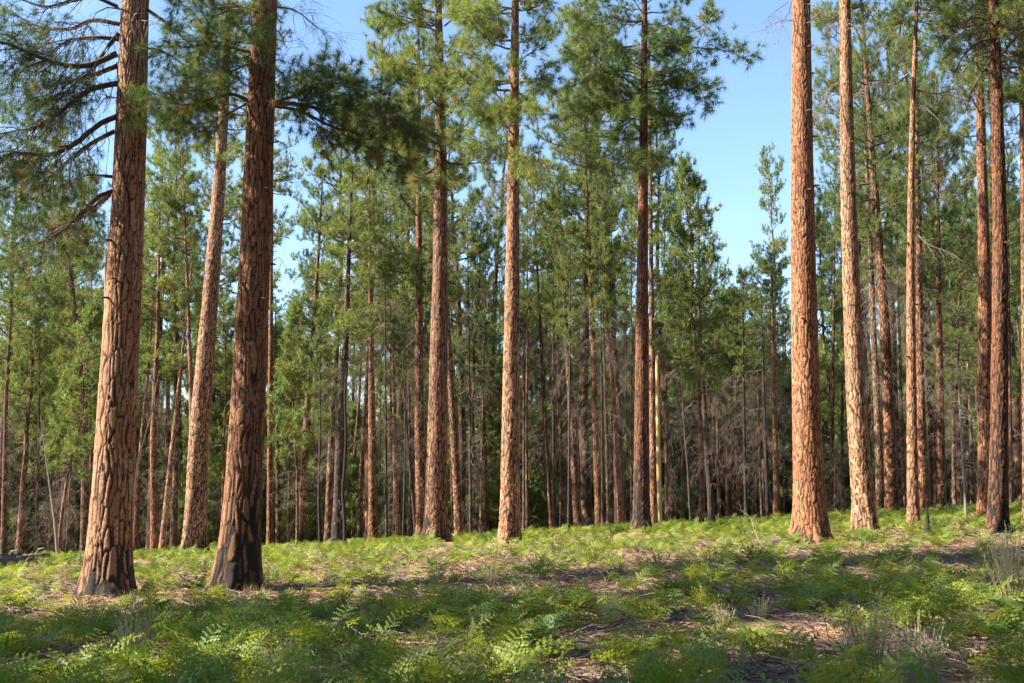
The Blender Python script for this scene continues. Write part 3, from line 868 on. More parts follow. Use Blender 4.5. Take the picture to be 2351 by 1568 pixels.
def stubs():
    rng = rng_(41)
    for tr, lst in ((T6, [(1850, 115, 8, 4), (1864, 172, 7, 3), (1846, 262, 14, 5), (1862, 318, 6, 2), (1848, 442, 12, 2), (1864, 432, 6, -3), (1863, 552, 7, 2), (1834, 735, 4, 3)]),
                    (T7, [(1948, 90, 5, 4), (1962, 215, 7, -2), (1950, 330, 4, 4), (1966, 560, 6, 2)]),
                    (T2, [(628, 335, 9, -4), (612, 440, 6, 6), (622, 520, 9, 4), (604, 690, 4, 4), (628, 610, 10, 3)]),
                    (T1, [(318, 428, 6, 6), (326, 345, 8, 4), (280, 648, -4, 5), (330, 590, 8, 2), (268, 560, -6, 3), (262, 690, -4, 5)]),
                    (T4, [(1165, 95, -8, 3), (1172, 330, -5, 3), (1190, 470, 7, 3)]), (T5, [(1484, 130, 8, -6), (1468, 300, -6, 4), (1488, 450, 7, -3)]),
                    (T9, [(2288, 330, -6, 4), (2308, 420, 8, 3), (2300, 560, 5, 4)]), (T3, [(1002, 330, -6, 4), (1028, 420, 7, 4), (1004, 520, -4, 5)]),
                    (T10, [(512, 445, 8, 4), (498, 560, 8, 3), (470, 735, -5, 3)]), (T8, [(2101, 330, 6, 3), (2082, 560, -5, 3), (2102, 700, 6, 3), (2084, 820, -5, 2)])):
        root, base, path, Y, R = tr
        for x, y, dx, dy in lst:
            q = at(x, y, Y) - base
            c0 = np.array([np.interp(q[2], path[:, 2], path[:, j]) for j in (0, 1)] + [q[2]])
            Rz = R * (1 - 0.84 * (q[2] / path[-1, 2]) ** 1.15)
            ox = float(np.clip((q[0] - c0[0]) / Rz, -0.9, 0.9))
            u_ = np.array([ox, -math.sqrt(1 - ox * ox), 0.0])
            p0 = c0 + u_ * Rz * 0.8
            p1 = c0 + u_ * (Rz + rng.uniform(.06, .2)) + np.array([dx * .004, 0, -dy * .006])
            mb = MB()
            r = rng.uniform(.014, .028)
            P = smooth_path([p0, (p0 + p1) / 2 + np.array([0, 0, .02]), p1], 5)
            add_tubes(mb, P[None], (r * np.array([1.8, 1.3, 1, .9, .55]))[None], 7, cap=True)
            link("branch_stub", mb.mesh("branch_stub", [M_LIMB]), root)
stubs()
# foliage low on T9 and behind
for i, (tr, pts, dy) in enumerate([(T9, [(2300, 60), (2330, 70), (2360, 60)], 1.5), (T9, [(2285, 20), (2240, 10), (2200, 20)], 1.5)]):
    limb_px(tr, pts, dy, 0.03, "branch", True, 590 + i, K=34, w=0.0075, L=0.21, ntw=4, Lt=0.4, t0=0.25, nsub=12, Ls=0.8, tone=.45)

# ------------------------------------------------------------------ the stand behind, tree by tree
# (points low->high, width px, distance, height, crown base, crown radius, tone, char height, bare sets, label)
L_OR = "slender orange-barked pine in the crowded stand beyond the clearing"
L_DK = "slender dark-barked pine in the crowded stand beyond the clearing"
L_TH = "thin bare pole pine in the crowded stand beyond the clearing"
STAND = [
    # left of and behind T1
    ([(8, 1285), (14, 900), (24, 750)], 14, 62, 19, 9.5, 2.4, .35, 2.0, 1, L_DK),
    ([(50, 1280), (60, 980), (75, 750)], 10, 66, 17, 9, 1.9, .9, .3, 1, L_OR),
    ([(82, 1285), (90, 950), (92, 700)], 8, 60, 15, 7.5, 1.6, .1, 3, 2, L_TH),
    ([(137, 1275), (146, 1090), (158, 850)], 9, 70, 17, 9, 1.8, .6, 1, 0, L_DK),
    ([(153, 1272), (165, 1020), (174, 880)], 7, 64, 13, 6, 1.5, .1, 3, 1, L_TH),
    ([(175, 1270), (178, 1100), (182, 950)], 9, 80, 19, 10, 2.0, .8, .3, 1, L_OR),
    ([(194, 1268), (197, 1000), (180, 800), (160, 600)], 20, 68, 27, 12.5, 2.9, .5, 1.0, 0, "brown pine kinked halfway up behind the thick sunlit pine"),
    ([(308, 1262), (322, 1050), (336, 900)], 14, 66, 18, 11, 1.8, .95, .2, 1, L_OR),
    ([(354, 1258), (351, 1000), (362, 760)], 17, 64, 22, 11, 2.2, .95, .2, 1, "orange pine with rusty dying twigs between the two thick trunks"),
    ([(372, 1256), (390, 1080), (406, 935)], 14, 62, 19, 12, 1.8, 1.0, .9, 0, "thin pale pine leaning away from its darker neighbour"),
    ([(391, 1256), (396, 1100), (399, 960)], 6, 78, 16, 8, 1.5, .9, .2, 0, L_OR),
    ([(420, 1256), (414, 1000), (412, 860)], 12, 74, 20, 11, 2.0, .6, .3, 1, L_DK),
    ([(443, 1250), (439, 900), (430, 650), (424, 500)], 14, 60, 24, 12.5, 2.3, 1.0, .1, 0, "narrow orange pine crossing behind the leaning pale pine"),
    # between T2 and T3
    ([(620, 1245), (620, 1000), (623, 600), (626, 300)], 15, 58, 26, 16, 1.9, .85, .3, 0, "tall slim pale pine rising close behind the shaded thick trunk"),
    ([(639, 1245), (637, 1000), (634, 850)], 13, 70, 17, 10, 1.7, .95, .2, 1, L_OR),
    ([(663, 1240), (665, 1000), (668, 900)], 9, 68, 14, 8, 1.5, .95, .2, 1, L_OR),
    ([(683, 1238), (682, 1050), (681, 950)], 5, 80, 15, 8, 1.3, .9, .2, 1, L_TH),
    ([(692, 1240), (702, 1000), (712, 850), (730, 600), (742, 380)], 20, 58, 20, 10.5, 2.3, .8, 2.5, 1, "brown pine bowed to one side with a ragged open crown"),
    ([(729, 1240), (731, 1100), (733, 950)], 6, 72, 17, 9, 1.5, .9, .2, 1, L_OR),
    ([(735, 1242), (732, 1150), (735, 1000), (734, 880)], 8, 54, 12, 6, 1.4, .05, 5, 1, "black fire-scorched pole beside the brown bowed pine"),
    ([(774, 1238), (781, 1000), (791, 850), (803, 530)], 25, 54, 19, 9.5, 2.8, .12, 3.0, 2, "dark grey-barked pine with dense shaded foliage above a sooty trunk"),
    ([(826, 1234), (831, 1050), (839, 930)], 13, 64, 20, 10, 2.0, .9, 1.6, 0, L_OR),
    ([(856, 1234), (854, 1000), (853, 800), (850, 630)], 21, 60, 22, 11.5, 2.2, 1.0, .2, 0, "bright cream-lit pine trunk standing alone above the ferns"),
    ([(872, 1232), (873, 1050), (874, 900)], 6, 74, 16, 9, 1.4, .5, .2, 2, L_DK),
    ([(888, 1236), (886, 1000), (884, 700)], 7, 56, 16, 12, 1.2, .0, .2, 3, "grey dead-looking pole draped with bare drooping twigs"),
    ([(900, 1232), (899, 1000), (898, 850)], 10, 66, 18, 10, 1.7, .4, 1.0, 3, L_DK),
    ([(911, 1230), (906, 1000), (902, 800)], 14, 62, 20, 11, 1.9, .95, .2, 1, L_OR),
    ([(926, 1230), (929, 1080), (930, 950)], 5, 58, 12, 8, 1.0, .0, 3, 1, L_TH),
    ([(945, 1226), (943, 1100), (940, 950)], 9, 68, 18, 10, 1.7, .8, .5, 3, L_OR),
    ([(955, 1228), (946, 1120), (936, 1010)], 9, 60, 14, 8, 1.4, .1, 3, 1, L_TH),
    ([(968, 1222), (962, 960), (962, 680), (961, 300)], 25, 56, 29, 11.5, 3.0, .95, .2, 1, "tall orange pine pressed close behind the splay-footed trunk"),
    # between T3 and T5
    ([(1055, 1222), (1047, 1080), (1040, 960)], 22, 62, 22, 12, 2.0, 1.0, .2, 1, "orange pine with a swollen base leaning behind the splay-footed trunk"),
    ([(1041, 1222), (1037, 1100), (1035, 1000)], 8, 72, 18, 10, 1.6, .7, .4, 1, L_OR),
    ([(1081, 1220), (1079, 1000), (1075, 660)], 8, 54, 17, 13, 1.3, .1, .4, 3, "grey pole pine hung with a curtain of dead twigs"),
    ([(1104, 1216), (1106, 1050), (1110, 900)], 8, 66, 18, 10, 1.6, .95, .2, 3, L_OR),
    ([(1120, 1216), (1114, 1050), (1108, 900)], 11, 70, 20, 11, 1.8, .6, .6, 1, L_DK),
    ([(1203, 1215), (1203, 1000), (1203, 700)], 8, 60, 18, 11, 1.5, .3, .5, 1, L_DK),
    ([(1211, 1218), (1209, 1000), (1211, 750)], 8, 54, 17, 10, 1.5, .75, 4.0, 1, L_DK),
    ([(1266, 1215), (1256, 1050), (1247, 900), (1240, 740)], 12, 58, 20, 11, 1.9, .9, .2, 3, "pale curving pine hung about with dead grey twigs"),
    ([(1273, 1213), (1271, 1000), (1270, 700)], 9, 62, 21, 11, 1.8, .15, 2.5, 1, L_DK),
    ([(1291, 1213), (1290, 1050), (1281, 850)], 13, 64, 19, 11, 1.8, .8, .4, 3, L_OR),
    ([(1306, 1214), (1307, 1000), (1308, 800)], 7, 52, 15, 9, 1.4, .02, 6, 1, "thin charcoal-black pole among the crowded trunks"),
    ([(1328, 1212), (1319, 1080), (1312, 950)], 20, 66, 22, 12, 2.0, .5, .5, 1, "red-brown pine with a thick tapering butt in the crowded stand"),
    ([(1331, 1210), (1328, 1000), (1326, 850)], 5, 70, 16, 8, 1.4, .5, .2, 0, L_TH),
    ([(1349, 1210), (1348, 1080), (1349, 950)], 7, 72, 17, 9, 1.5, .9, .2, 3, L_OR),
    ([(1376, 1210), (1366, 950), (1363, 800), (1352, 560)], 17, 58, 24, 12, 2.4, .85, .2, 3, "pale lit pine hung with dead twigs, a near neighbour of the charred-footed pine"),
    ([(1384, 1211), (1383, 1000), (1380, 780)], 7, 54, 16, 10, 1.3, .05, .2, 3, L_TH),
    ([(1398, 1208), (1394, 1050), (1390, 900)], 10, 64, 20, 11, 1.8, .5, .4, 1, L_DK),
    ([(1427, 1207), (1418, 1050), (1408, 900), (1396, 760)], 14, 60, 20, 12, 1.9, 1.0, .6, 3, "red-orange pine slanting towards its neighbours, twigs massed at its foot"),
    ([(1441, 1207), (1440, 1000), (1438, 850)], 7, 72, 18, 10, 1.5, .7, .3, 3, L_OR),
    ([(1450, 1207), (1449, 1000), (1450, 800)], 6, 56, 17, 10, 1.5, .1, 2, 2, L_TH),
    # between T5 and T6
    ([(1501, 1206), (1498, 950), (1496, 700), (1494, 500)], 17, 54, 25, 14, 2.0, .75, .2, 0, "brown pine rising immediately behind the charred-footed pine"),
    ([(1531, 1203), (1530, 1000), (1528, 850)], 9, 62, 19, 11, 1.6, .75, .3, 2, L_OR),
    ([(1567, 1200), (1566, 1000), (1564, 800)], 6, 58, 17, 8, 1.5, .3, .6, 2, L_TH),
    ([(1586, 1203), (1580, 1080), (1569, 960), (1565, 850)], 6, 52, 14, 8, 1.3, .02, 5, 0, L_TH),
    ([(1607, 1198), (1607, 1100), (1606, 950)], 8, 72, 19, 10, 1.7, .7, .5, 2, L_DK),
    ([(1634, 1196), (1622, 1000), (1611, 860), (1605, 650), (1603, 450)], 15, 50, 16, 7.5, 2.0, .04, 8, 2, "soot-black leaning pine with live green top below the sky gap"),
    ([(1652, 1194), (1648, 1050), (1646, 900)], 8, 66, 14, 8, 1.6, .85, .3, 2, L_OR),
    ([(1670, 1192), (1669, 1000), (1668, 850)], 8, 68, 14, 8, 1.5, .95, .2, 1, L_OR),
    ([(1684, 1190), (1682, 1050), (1681, 930)], 8, 64, 14, 8, 1.4, .9, .2, 0, L_OR),
    ([(1695, 1190), (1694, 1050), (1694, 930)], 13, 66, 14.5, 8, 1.7, .8, .2, 2, L_OR),
    ([(1713, 1188), (1709, 1000), (1706, 800), (1706, 660)], 9, 54, 12.5, 7.5, 1.4, .04, 6, 2, "slim black pole with short stubs below a small green crown"),
    ([(1731, 1188), (1731, 1050), (1732, 900)], 10, 68, 15, 9, 1.5, .7, 1.0, 3, L_DK),
    ([(1750, 1186), (1744, 1050), (1742, 930)], 8, 62, 13.5, 8, 1.5, .2, 2, 2, L_DK),
    ([(1764, 1186), (1757, 1000), (1753, 860)], 11, 58, 12.5, 7.5, 1.5, .06, 5, 2, L_DK),
    ([(1784, 1186), (1780, 1000), (1776, 800)], 15, 56, 14, 9.5, 1.5, 1.0, .2, 2, "bright orange pine close behind the broad branchless pine"),
    ([(1800, 1186), (1799, 1000)], 6, 70, 14, 8, 1.5, .4, .4, 2, L_TH),
    # right
    ([(1908, 1192), (1911, 1000), (1913, 800)], 11, 60, 19, 10, 1.8, .95, .2, 1, L_OR),
    ([(1935, 1188), (1934, 1000)], 10, 66, 19, 9, 2.0, .85, .5, 1, L_OR),
    ([(2022, 1176), (2015, 950), (2005, 750), (1998, 560)], 19, 58, 26, 13, 2.3, .6, 1.5, 3, "brown pine in shade between the pale leaning pine and its neighbour"),
    ([(2049, 1174), (2041, 950), (2032, 750), (2012, 480), (1995, 250)], 30, 52, 27, 13, 2.7, 1.0, .3, 1, "orange pine leaning to one side with shadow bands across it"),
    ([(2076, 1174), (2070, 950), (2066, 800)], 11, 62, 20, 11, 1.8, .95, .3, 3, L_OR),
    ([(2122, 1170), (2115, 950), (2111, 750), (2110, 550)], 23, 54, 24, 13, 2.2, 1.0, .3, 3, "glowing orange pine with a curved bare limb beside the thin grey-footed pine"),
    ([(2161, 1168), (2159, 950), (2156, 750)], 21, 56, 23, 11, 2.6, .9, .4, 3, "banded orange pine amid a haze of bare grey twigs"),
    ([(2189, 1168), (2188, 1050), (2187, 930)], 9, 66, 18, 9, 1.9, .9, .2, 3, L_OR),
    ([(2322, 1172), (2320, 1000)], 10, 58, 19, 10, 1.9, .7, .5, 1, L_DK),
    ([(2352, 900), (2338, 760), (2330, 700)], 8, 60, 19, 10, 2.0, .95, .2, 0, "thin orange pine slanting out behind the darkened trunk"),
    ([(2352, 600), (2348, 300), (2340, 60)], 21, 36, 26, 14, 2.3, 1.0, .3, 0, "orange pine trunk rising past the darkened tree on its outer side"),
]
for i, (pts, w, Y, H, cb, rad, tone_, chh, dset, label) in enumerate(STAND):
    seed = 700 + i
    if 56 <= Y and w < 17:
        f_ = (56 + (Y - 56) * 1.9 + (i % 3) * 2) / Y
        Y, H, cb, rad = Y * f_, H * (1 + (f_ - 1) * .8), cb * (1 + (f_ - 1) * .8) + 0.8, rad
    if w < 12:
        rad *= 0.72
    if dset == 1 and i % 2:
        dset = 0
    base, path = px_path(pts, Y, H, seed)
    R = max(0.05, w / FPX * Y * 0.5)
    root = link("pine_tree", None, None, base)
    tag(root, label, "pine tree", "pines of the stand beyond the clearing")
    big = w >= 14
    nth = 30 if big else 16
    me = trunk_mesh(path, R, H, nth, rows(H, min(H, 0.46 * Y + 3), 0.085 if big else 0.13), seed, 0.10 if R > .16 else 0.06, 0.3 if R > .16 else .2, 0.02 if R > .16 else 0.012, 0.28, chh, -0.4)
    t = link("trunk", me, root)
    t.color = (tone_, (0.15, 0.5, 0.3, 0.0, 0.7)[i % 5], (0, .25, 0)[i % 3], 1)
    cm = CR_MID[(i * 3) % 4] if (rad > 2.15 and Y < 64) else CR_FAR[i % 5]
    put_crown(root, path, H, cb, rad * 0.78, cm, 2.7 if cm in CR_MID else 2.5, 12.0, seed)
    if dset:
        h0 = 0.28 * cb if dset != 2 else 0.18 * cb
        o = put_crown(root, path, cb, h0, 1.0 if dset != 3 else 1.25, DEAD[(i + dset) % 4], 1.0, 8.0, seed, "dead_branches")

# ------------------------------------------------------------------ odd ones: snags, scorched sapling, dead sapling
def simple_tree(name, label, cat, pts, w, Y, H, mat, seed, broken=True, dead=None, k=14, group=None, rmul=1.0):
    base, path = px_path(pts, Y, H, seed)
    rng = rng_(seed)
    R = w / FPX * Y * 0.5
    root = link(name, None, None, base)
    tag(root, label, cat, group)
    z = np.linspace(-0.2, H, 40)
    P = np.stack([np.interp(z, path[:, 2], path[:, j]) for j in (0, 1)] + [z], -1)
    rr = R * (1 - 0.45 * np.clip(z / H, 0, 1)) * (1 + 0.4 * np.exp(-np.maximum(z, 0) / 0.35)) * rmul
    if not broken:
        rr = R * (1 - 0.9 * np.clip(z / H, 0, 1)) * (1 + 0.3 * np.exp(-np.maximum(z, 0) / 0.25))
    rr = rr * rng.uniform(0.94, 1.06, len(z))
    mb = MB()
    add_tubes(mb, P[None], rr[None], k, 0, cap=True)
    if broken:                                   # splintered top
        top = P[-1]
        for j in range(6):
            a = j * 1.05 + rng.uniform(0, .5)
            b0 = top + np.array([math.cos(a), math.sin(a), 0]) * R * 0.38
            b0[2] -= 0.1
            add_tubes(mb, np.array([[b0, b0 + np.array([0, 0, rng.uniform(.2, .8)])]]), np.array([[R * 0.22, 0.004]]), 4)
    link("trunk", mb.mesh("trunk", [mat]), root)
    if dead:
        n, L0, L1, h0, h1, droop, dm, r = dead
        for j in range(n):
            h = h0 + (h1 - h0) * (j + rng.random()) / n
            a = rng.uniform(0, 6.28)
            Lb = rng.uniform(L0, L1) * (1.15 - 0.55 * (h / H))
            p = np.array([np.interp(h, path[:, 2], path[:, 0]), np.interp(h, path[:, 2], path[:, 1]), h])
            d = np.array([math.cos(a), math.sin(a), rng.uniform(-0.1, 0.35)])
            Pb = curve_batch(p[None], norm(d)[None], np.array([Lb]), 7, np.array([droop]), 0.35, rng)[0]
            m2, tf = MB(), Tufts()
            grow(m2, tf, Pb, r, rng, 5, 0.45 * Lb, 2, 0.22, False, 0.25, -0.3, -0.5, 0, 4, wig=0.45)
            link("dead_branch", m2.mesh("dead_branch", [dm]), root)
    return root

simple_tree("dead_snag", "broken-topped bare yellow snag standing behind the charred-footed pine", "snag", [(1514, 1203), (1511, 1000), (1508, 815)], 13, 56, 8.4, M_SNAG, 41)
simple_tree("dead_snag", "grey splintered snag seen behind the thick sunlit pine", "snag", [(247, 1260), (246, 800), (242, 520)], 16, 44, 12.3, M_GREY, 42)
simple_tree("burnt_sapling", "crooked charcoal-black burnt sapling growing alone out of the ferns", "sapling", [(792, 1258), (791, 1180), (786, 1130), (791, 1080), (795, 1000), (792, 930)], 9, 42, 6.2, M_CHAR, 43, True, (5, .3, .7, 2.5, 5.8, -.2, M_CHAR, .008), 10)
simple_tree("dead_sapling", "small leafless grey sapling with drooping twigs beside the darkened pine", "sapling", [(2219, 1200), (2212, 1080), (2204, 950), (2199, 840)], 7, 40, 6.6, M_DEAD, 44, False, (44, .6, 1.3, 1.5, 6.3, -.6, M_GREY, .016), 8)
simple_tree("dead_sapling", "bent bare grey stem among dark poles behind the fallen log", "sapling", [(132, 1270), (126, 1200), (112, 1100), (99, 1000)], 8, 52, 7, M_GREY, 45, False, (6, .3, .6, 3, 6, -.3, M_DEAD, .01), 8)
simple_tree("dead_sapling", "grey dead stem lying over against the orange pine with rusty twigs", "sapling", [(305, 1180), (315, 1060), (345, 960), (365, 850)], 8, 56, 9.5, M_GREY, 46, False, (4, .3, .6, 4, 9, -.3, M_DEAD, .01), 8)
simple_tree("burnt_stub", "short charred stub sticking out of the grass near the darkened pine", "stump", [(2129, 1228), (2129, 1200)], 14, 33, 0.55, M_CHAR, 47, True, None, 10)

# ------------------------------------------------------------------ trees whose crowns fill the gaps and the wood behind
TR_TMPL = []
for i, (H, R, tn) in enumerate([(24, .26, .9), (22, .2, .6), (18, .14, .9), (16, .11, .2), (13, .09, .5)]):
    zz = np.linspace(0, H, 20)
    rr_ = rng_(60 + i)
    path = np.stack([0.12 * np.cumsum(rr_.normal(0, 1, 20)) * zz / H, 0.12 * np.cumsum(rr_.normal(0, 1, 20)) * zz / H, zz], -1)
    TR_TMPL.append((trunk_mesh(path, R, H, 14, rows(H, H, 0.16), 60 + i, .09, .28, .016, .28, .8, -0.4), path, H, tn))

def filler(x, y, H, k, seed, label, group, cb_f=0.45, rad=2.3, crown=None, dead=1, tone=None, young=False):
    me, path, H0, tn = TR_TMPL[k]
    rng = rng_(seed)
    root = link("pine_tree", None, None, (x, y, float(ground_z(x, y)) - 0.1))
    root.rotation_euler = (rng.normal(0, .018), rng.normal(0, .028), rng.uniform(0, 6.28))
    tag(root, label, "pine tree", group)
    t = link("trunk", me, root)
    s = H / H0
    t.scale = (max(0.6, min(1.4, s)), max(0.6, min(1.4, s)), s)
    t.color = (tn if tone is None else tone, (seed * 0.37) % 0.8, 0, 1)
    pth = path * np.array([max(0.6, min(1.4, s)), max(0.6, min(1.4, s)), s])
    if young:
        put_crown(root, pth, H, cb_f * H, rad, crown or CR_YNG[seed % 3], 1.7, 7.0, seed)
    else:
        c_ = crown or CR_FAR[seed % 5]
        put_crown(root, pth, H, cb_f * H, rad, c_, 2.7 if c_ in CR_MID else 2.5, 12.0, seed)
    if dead:
        put_crown(root, pth, cb_f * H + 0.4, 0.15 * H, 1.0, DEAD[seed % 4], 1.0, 8.0, seed + 3, "dead_branches")
    return root

def px_xy(px, Y):
    return (px - CX) / FPX * Y

def height_for(px, py, Y):
    """tree height so that its top is seen at picture height py from here"""
    p = at(px, py, Y)
    return p[2] - float(ground_z(p[0], Y))

# placed by hand: the visible crowns (px, top y, distance, crown from, radius, crown mesh, label)
G_B = "green crowned pines behind the stand"
for i, (px, ty, Y, cbf, rad, cm, k, lab, yng) in enumerate([
    (855, -40, 66, .30, 3.4, CR_MID[0], 0, "tall leafy pine whose broad sunlit crown fills the space behind the dark clump", False),
    (760, 240, 60, .34, 2.4, CR_MID[1], 1, "open-crowned pine in front of the gap of sky behind the dark clump", False),
    (925, 90, 74, .30, 3.2, CR_MID[2], 0, None, False),
    (690, 560, 72, .35, 2.0, CR_FAR[1], 2, None, False),
    (1060, 330, 70, .26, 3.0, CR_MID[0], 0, None, False),
    (1120, 130, 78, .26, 3.0, CR_MID[3], 0, None, False),
    (1240, 470, 76, .35, 2.0, CR_FAR[0], 2, None, False),
    (1310, 380, 80, .35, 2.3, CR_FAR[1], 2, None, False),
    (1345, 70, 62, .42, 3.0, CR_MID[1], 0, "bushy pine whose wide rounded crown shows behind the charred-footed pine", False),
    (1420, -10, 66, .40, 2.8, CR_MID[2], 0, None, False),
    (1540, 200, 68, .42, 2.3, CR_MID[0], 1, None, False),
    (1605, 380, 48, .36, 1.6, CR_YNG[2], 3, "young blue-green pine with upturned tips below the sky gap", True),
    (1780, 335, 78, .45, 1.9, CR_FAR[3], 2, "sparse yellowish pine top standing clear against the sky gap", False),
    (1700, 590, 84, .3, 2.2, CR_FAR[1], 2, None, False),
    (1745, 590, 66, .35, 2.0, CR_MID[3], 2, None, False),
    (1665, 620, 74, .3, 2.2, CR_FAR[2], 2, None, False),
    (1910, 480, 62, .3, 2.0, CR_YNG[1], 2, "conical young pine glowing green in the slot beside the broad orange pine", True),
    (1985, -20, 66, .42, 2.8, CR_MID[1], 0, None, False),
    (2060, 60, 70, .36, 3.0, CR_MID[0], 0, None, False),
    (2140, 20, 64, .34, 3.0, CR_MID[2], 0, None, False),
    (2200, -60, 72, .32, 3.2, CR_MID[1], 0, None, False),
    (2330, -60, 66, .30, 3.2, CR_MID[3], 0, None, False),
    (2300, 350, 60, .25, 2.6, CR_MID[0], 1, None, False),
    (2180, 500, 58, .3, 2.4, CR_MID[3], 2, None, False),
    (60, 480, 66, .30, 2.6, CR_MID[0], 1, None, False),
    (130, 430, 74, .28, 2.8, CR_MID[1], 1, None, False),
    (215, 540, 62, .30, 2.6, CR_MID[2], 2, None, False),
    (10, 330, 70, .32, 2.8, CR_MID[3], 0, None, False),
    (360, 260, 70, .34, 2.8, CR_MID[1], 0, None, False),
    (410, 380, 66, .38, 2.4, CR_MID[0], 1, None, False),
    (300, 420, 78, .34, 2.6, CR_FAR[0], 1, None, False),
    (480, 150, 76, .38, 2.8, CR_MID[2], 0, None, False),
    (540, 330, 70, .30, 2.8, CR_FAR[1], 1, None, False),
    (520, 700, 64, .25, 2.2, CR_FAR[2], 2, None, False),
    (150, 700, 56, .34, 1.6, CR_YNG[0], 3, None, True),
    (690, 700, 56, .30, 1.6, CR_YNG[1], 3, None, True),
]):
    if Y > 57:
        Y = 57 + (Y - 57) * 1.5 + 6
    H = min(38.0, height_for(px, ty, Y))
    filler(px_xy(px, Y), Y, H, k, 900 + i, lab or "green crowned pine standing among others behind the first ranks", G_B, cbf + (0.04 if not yng else 0), rad * (1.3 if px < 1560 and ty < 420 else 1.0), cm, i % 2, (1.0, .9, .8)[i % 3], yng)

# wood further back, down the slope
SKY_X = [0, 120, 300, 360, 480, 590, 620, 720, 760, 980, 1140, 1180, 1270, 1310, 1560, 1620, 1700, 1850, 1900, 1950, 2351]
SKY_Y = [430, 480, 420, 420, 360, 620, 700, 680, 400, 280, 380, 600, 600, 380, 460, 680, 640, 640, 600, 300, 140]
rngf = rng_(77)
placed = []
cnt = 0
tries = 0
while cnt < 150 and tries < 5000:
    tries += 1
    Y = 80 + 96 * rngf.random() ** 0.95
    px = rngf.uniform(-60, 2610)
    x = px_xy(px, Y)
    if any((x - a) ** 2 + (Y - b_) ** 2 < 2.6 ** 2 for a, b_ in placed):
        continue
    placed.append((x, Y))
    sk = float(np.interp(px, SKY_X, SKY_Y)) + abs(rngf.normal(0, 110)) + 30
    H = float(np.clip(height_for(px, sk, Y), 7.5, 30))
    k = int(rngf.integers(0, 3)) if H > 19 else int(rngf.integers(2, 5))
    yng = H < 12 or rngf.random() < 0.12
    filler(x, Y, H, k, 1100 + cnt, "pine among many in the deep wood beyond the stand", "pines of the deep wood", rngf.uniform(.38, .58) if not yng else .12, rngf.uniform(1.4, 2.1) if not yng else 1.6, None, 0 if yng else int(rngf.random() < .22), rngf.choice([1.0, .95, .85, .4]), yng)
    cnt += 1

# trees of the same wood outside the view, which shade the foreground from the left
G_S = "pines outside the view on the sunny side"
for i, (x, y, H, cbf, rad) in enumerate([(-23, 3.5, 23, .26, 3.4), (-27, 8.5, 24, .26, 3.4), (-32, 4, 25, .34, 3.0), (-35, 10.5, 25, .3, 3.4), (-43, 7, 26, .32, 3.6), (-46, 12, 26, .4, 3.0),
                                        (-28, -1.5, 24, .3, 3.4), (-39, 0, 26, .3, 3.6), (-16, 7.5, 21, .34, 2.8), (-14, 15.5, 22, .36, 2.6), (-20, 13.5, 23, .4, 2.8), (-17, 1, 21, .4, 2.8), (-20, 6, 22, .3, 3.0), (-16.5, 18.0, 24, .44, 2.6), (-25, 0.5, 23, .3, 3.2)]):
    filler(x, y, H, 0, 1500 + i, "tall pine standing beyond the clearing's sunny edge", G_S, cbf, rad, CR_MID[i % 4], 0)

# ------------------------------------------------------------------ scatter as one object (stuff)
def scatter(name, label, pts, rots, scl, idx, sources):
    me = bpy.data.meshes.new(name)
    me.vertices.add(len(pts))
    me.vertices.foreach_set("co", np.asarray(pts, np.float32).ravel())
    for nm, tp, arr in (("rot", 'FLOAT_VECTOR', rots), ("scl", 'FLOAT', scl), ("idx", 'INT', idx)):
        a = me.attributes.new(nm, tp, 'POINT')
        if tp == 'FLOAT_VECTOR':
            a.data.foreach_set("vector", np.asarray(arr, np.float32).ravel())
        else:
            a.data.foreach_set("value", np.asarray(arr, np.float32 if tp == 'FLOAT' else np.int32))
    o = link(name, me)
    tag(o, label, None, None, "stuff")
    ng = bpy.data.node_groups.new(name, 'GeometryNodeTree')
    ng.interface.new_socket(name="Geometry", in_out='INPUT', socket_type='NodeSocketGeometry')
    ng.interface.new_socket(name="Geometry", in_out='OUTPUT', socket_type='NodeSocketGeometry')
    N = ng.nodes
    gi, go = N.new("NodeGroupInput"), N.new("NodeGroupOutput")
    iop = N.new("GeometryNodeInstanceOnPoints")
    ng.links.new(gi.outputs[0], iop.inputs["Points"])
    iop.inputs["Pick Instance"].default_value = True
    jn = N.new("GeometryNodeJoinGeometry")
    for s in reversed(sources):
        oi = N.new("GeometryNodeObjectInfo")
        oi.inputs["Object"].default_value = s
        oi.inputs["As Instance"].default_value = True
        ng.links.new(oi.outputs["Geometry"], jn.inputs[0])
    ng.links.new(jn.outputs[0], iop.inputs["Instance"])
    def named(nm, tp):
        n = N.new("GeometryNodeInputNamedAttribute")
        n.data_type = tp
        n.inputs["Name"].default_value = nm
        return n.outputs["Attribute"]
    e2r = N.new("FunctionNodeEulerToRotation")
    ng.links.new(named("rot", 'FLOAT_VECTOR'), e2r.inputs[0])
    ng.links.new(e2r.outputs[0], iop.inputs["Rotation"])
    ng.links.new(named("scl", 'FLOAT'), iop.inputs["Scale"])
    ng.links.new(named("idx", 'INT'), iop.inputs["Instance Index"])
    ng.links.new(iop.outputs[0], go.inputs[0])
    o.modifiers.new("scatter", 'NODES').node_group = ng
    return o

def src(mesh):
    return bpy.data.objects.new("source_" + mesh.name, mesh)

def surf_rot(x, y, rng, n, tilt=0.12):
    return np.stack([rng.normal(0, tilt, n), rng.normal(0, tilt, n), rng.uniform(0, 6.28, n)], -1)

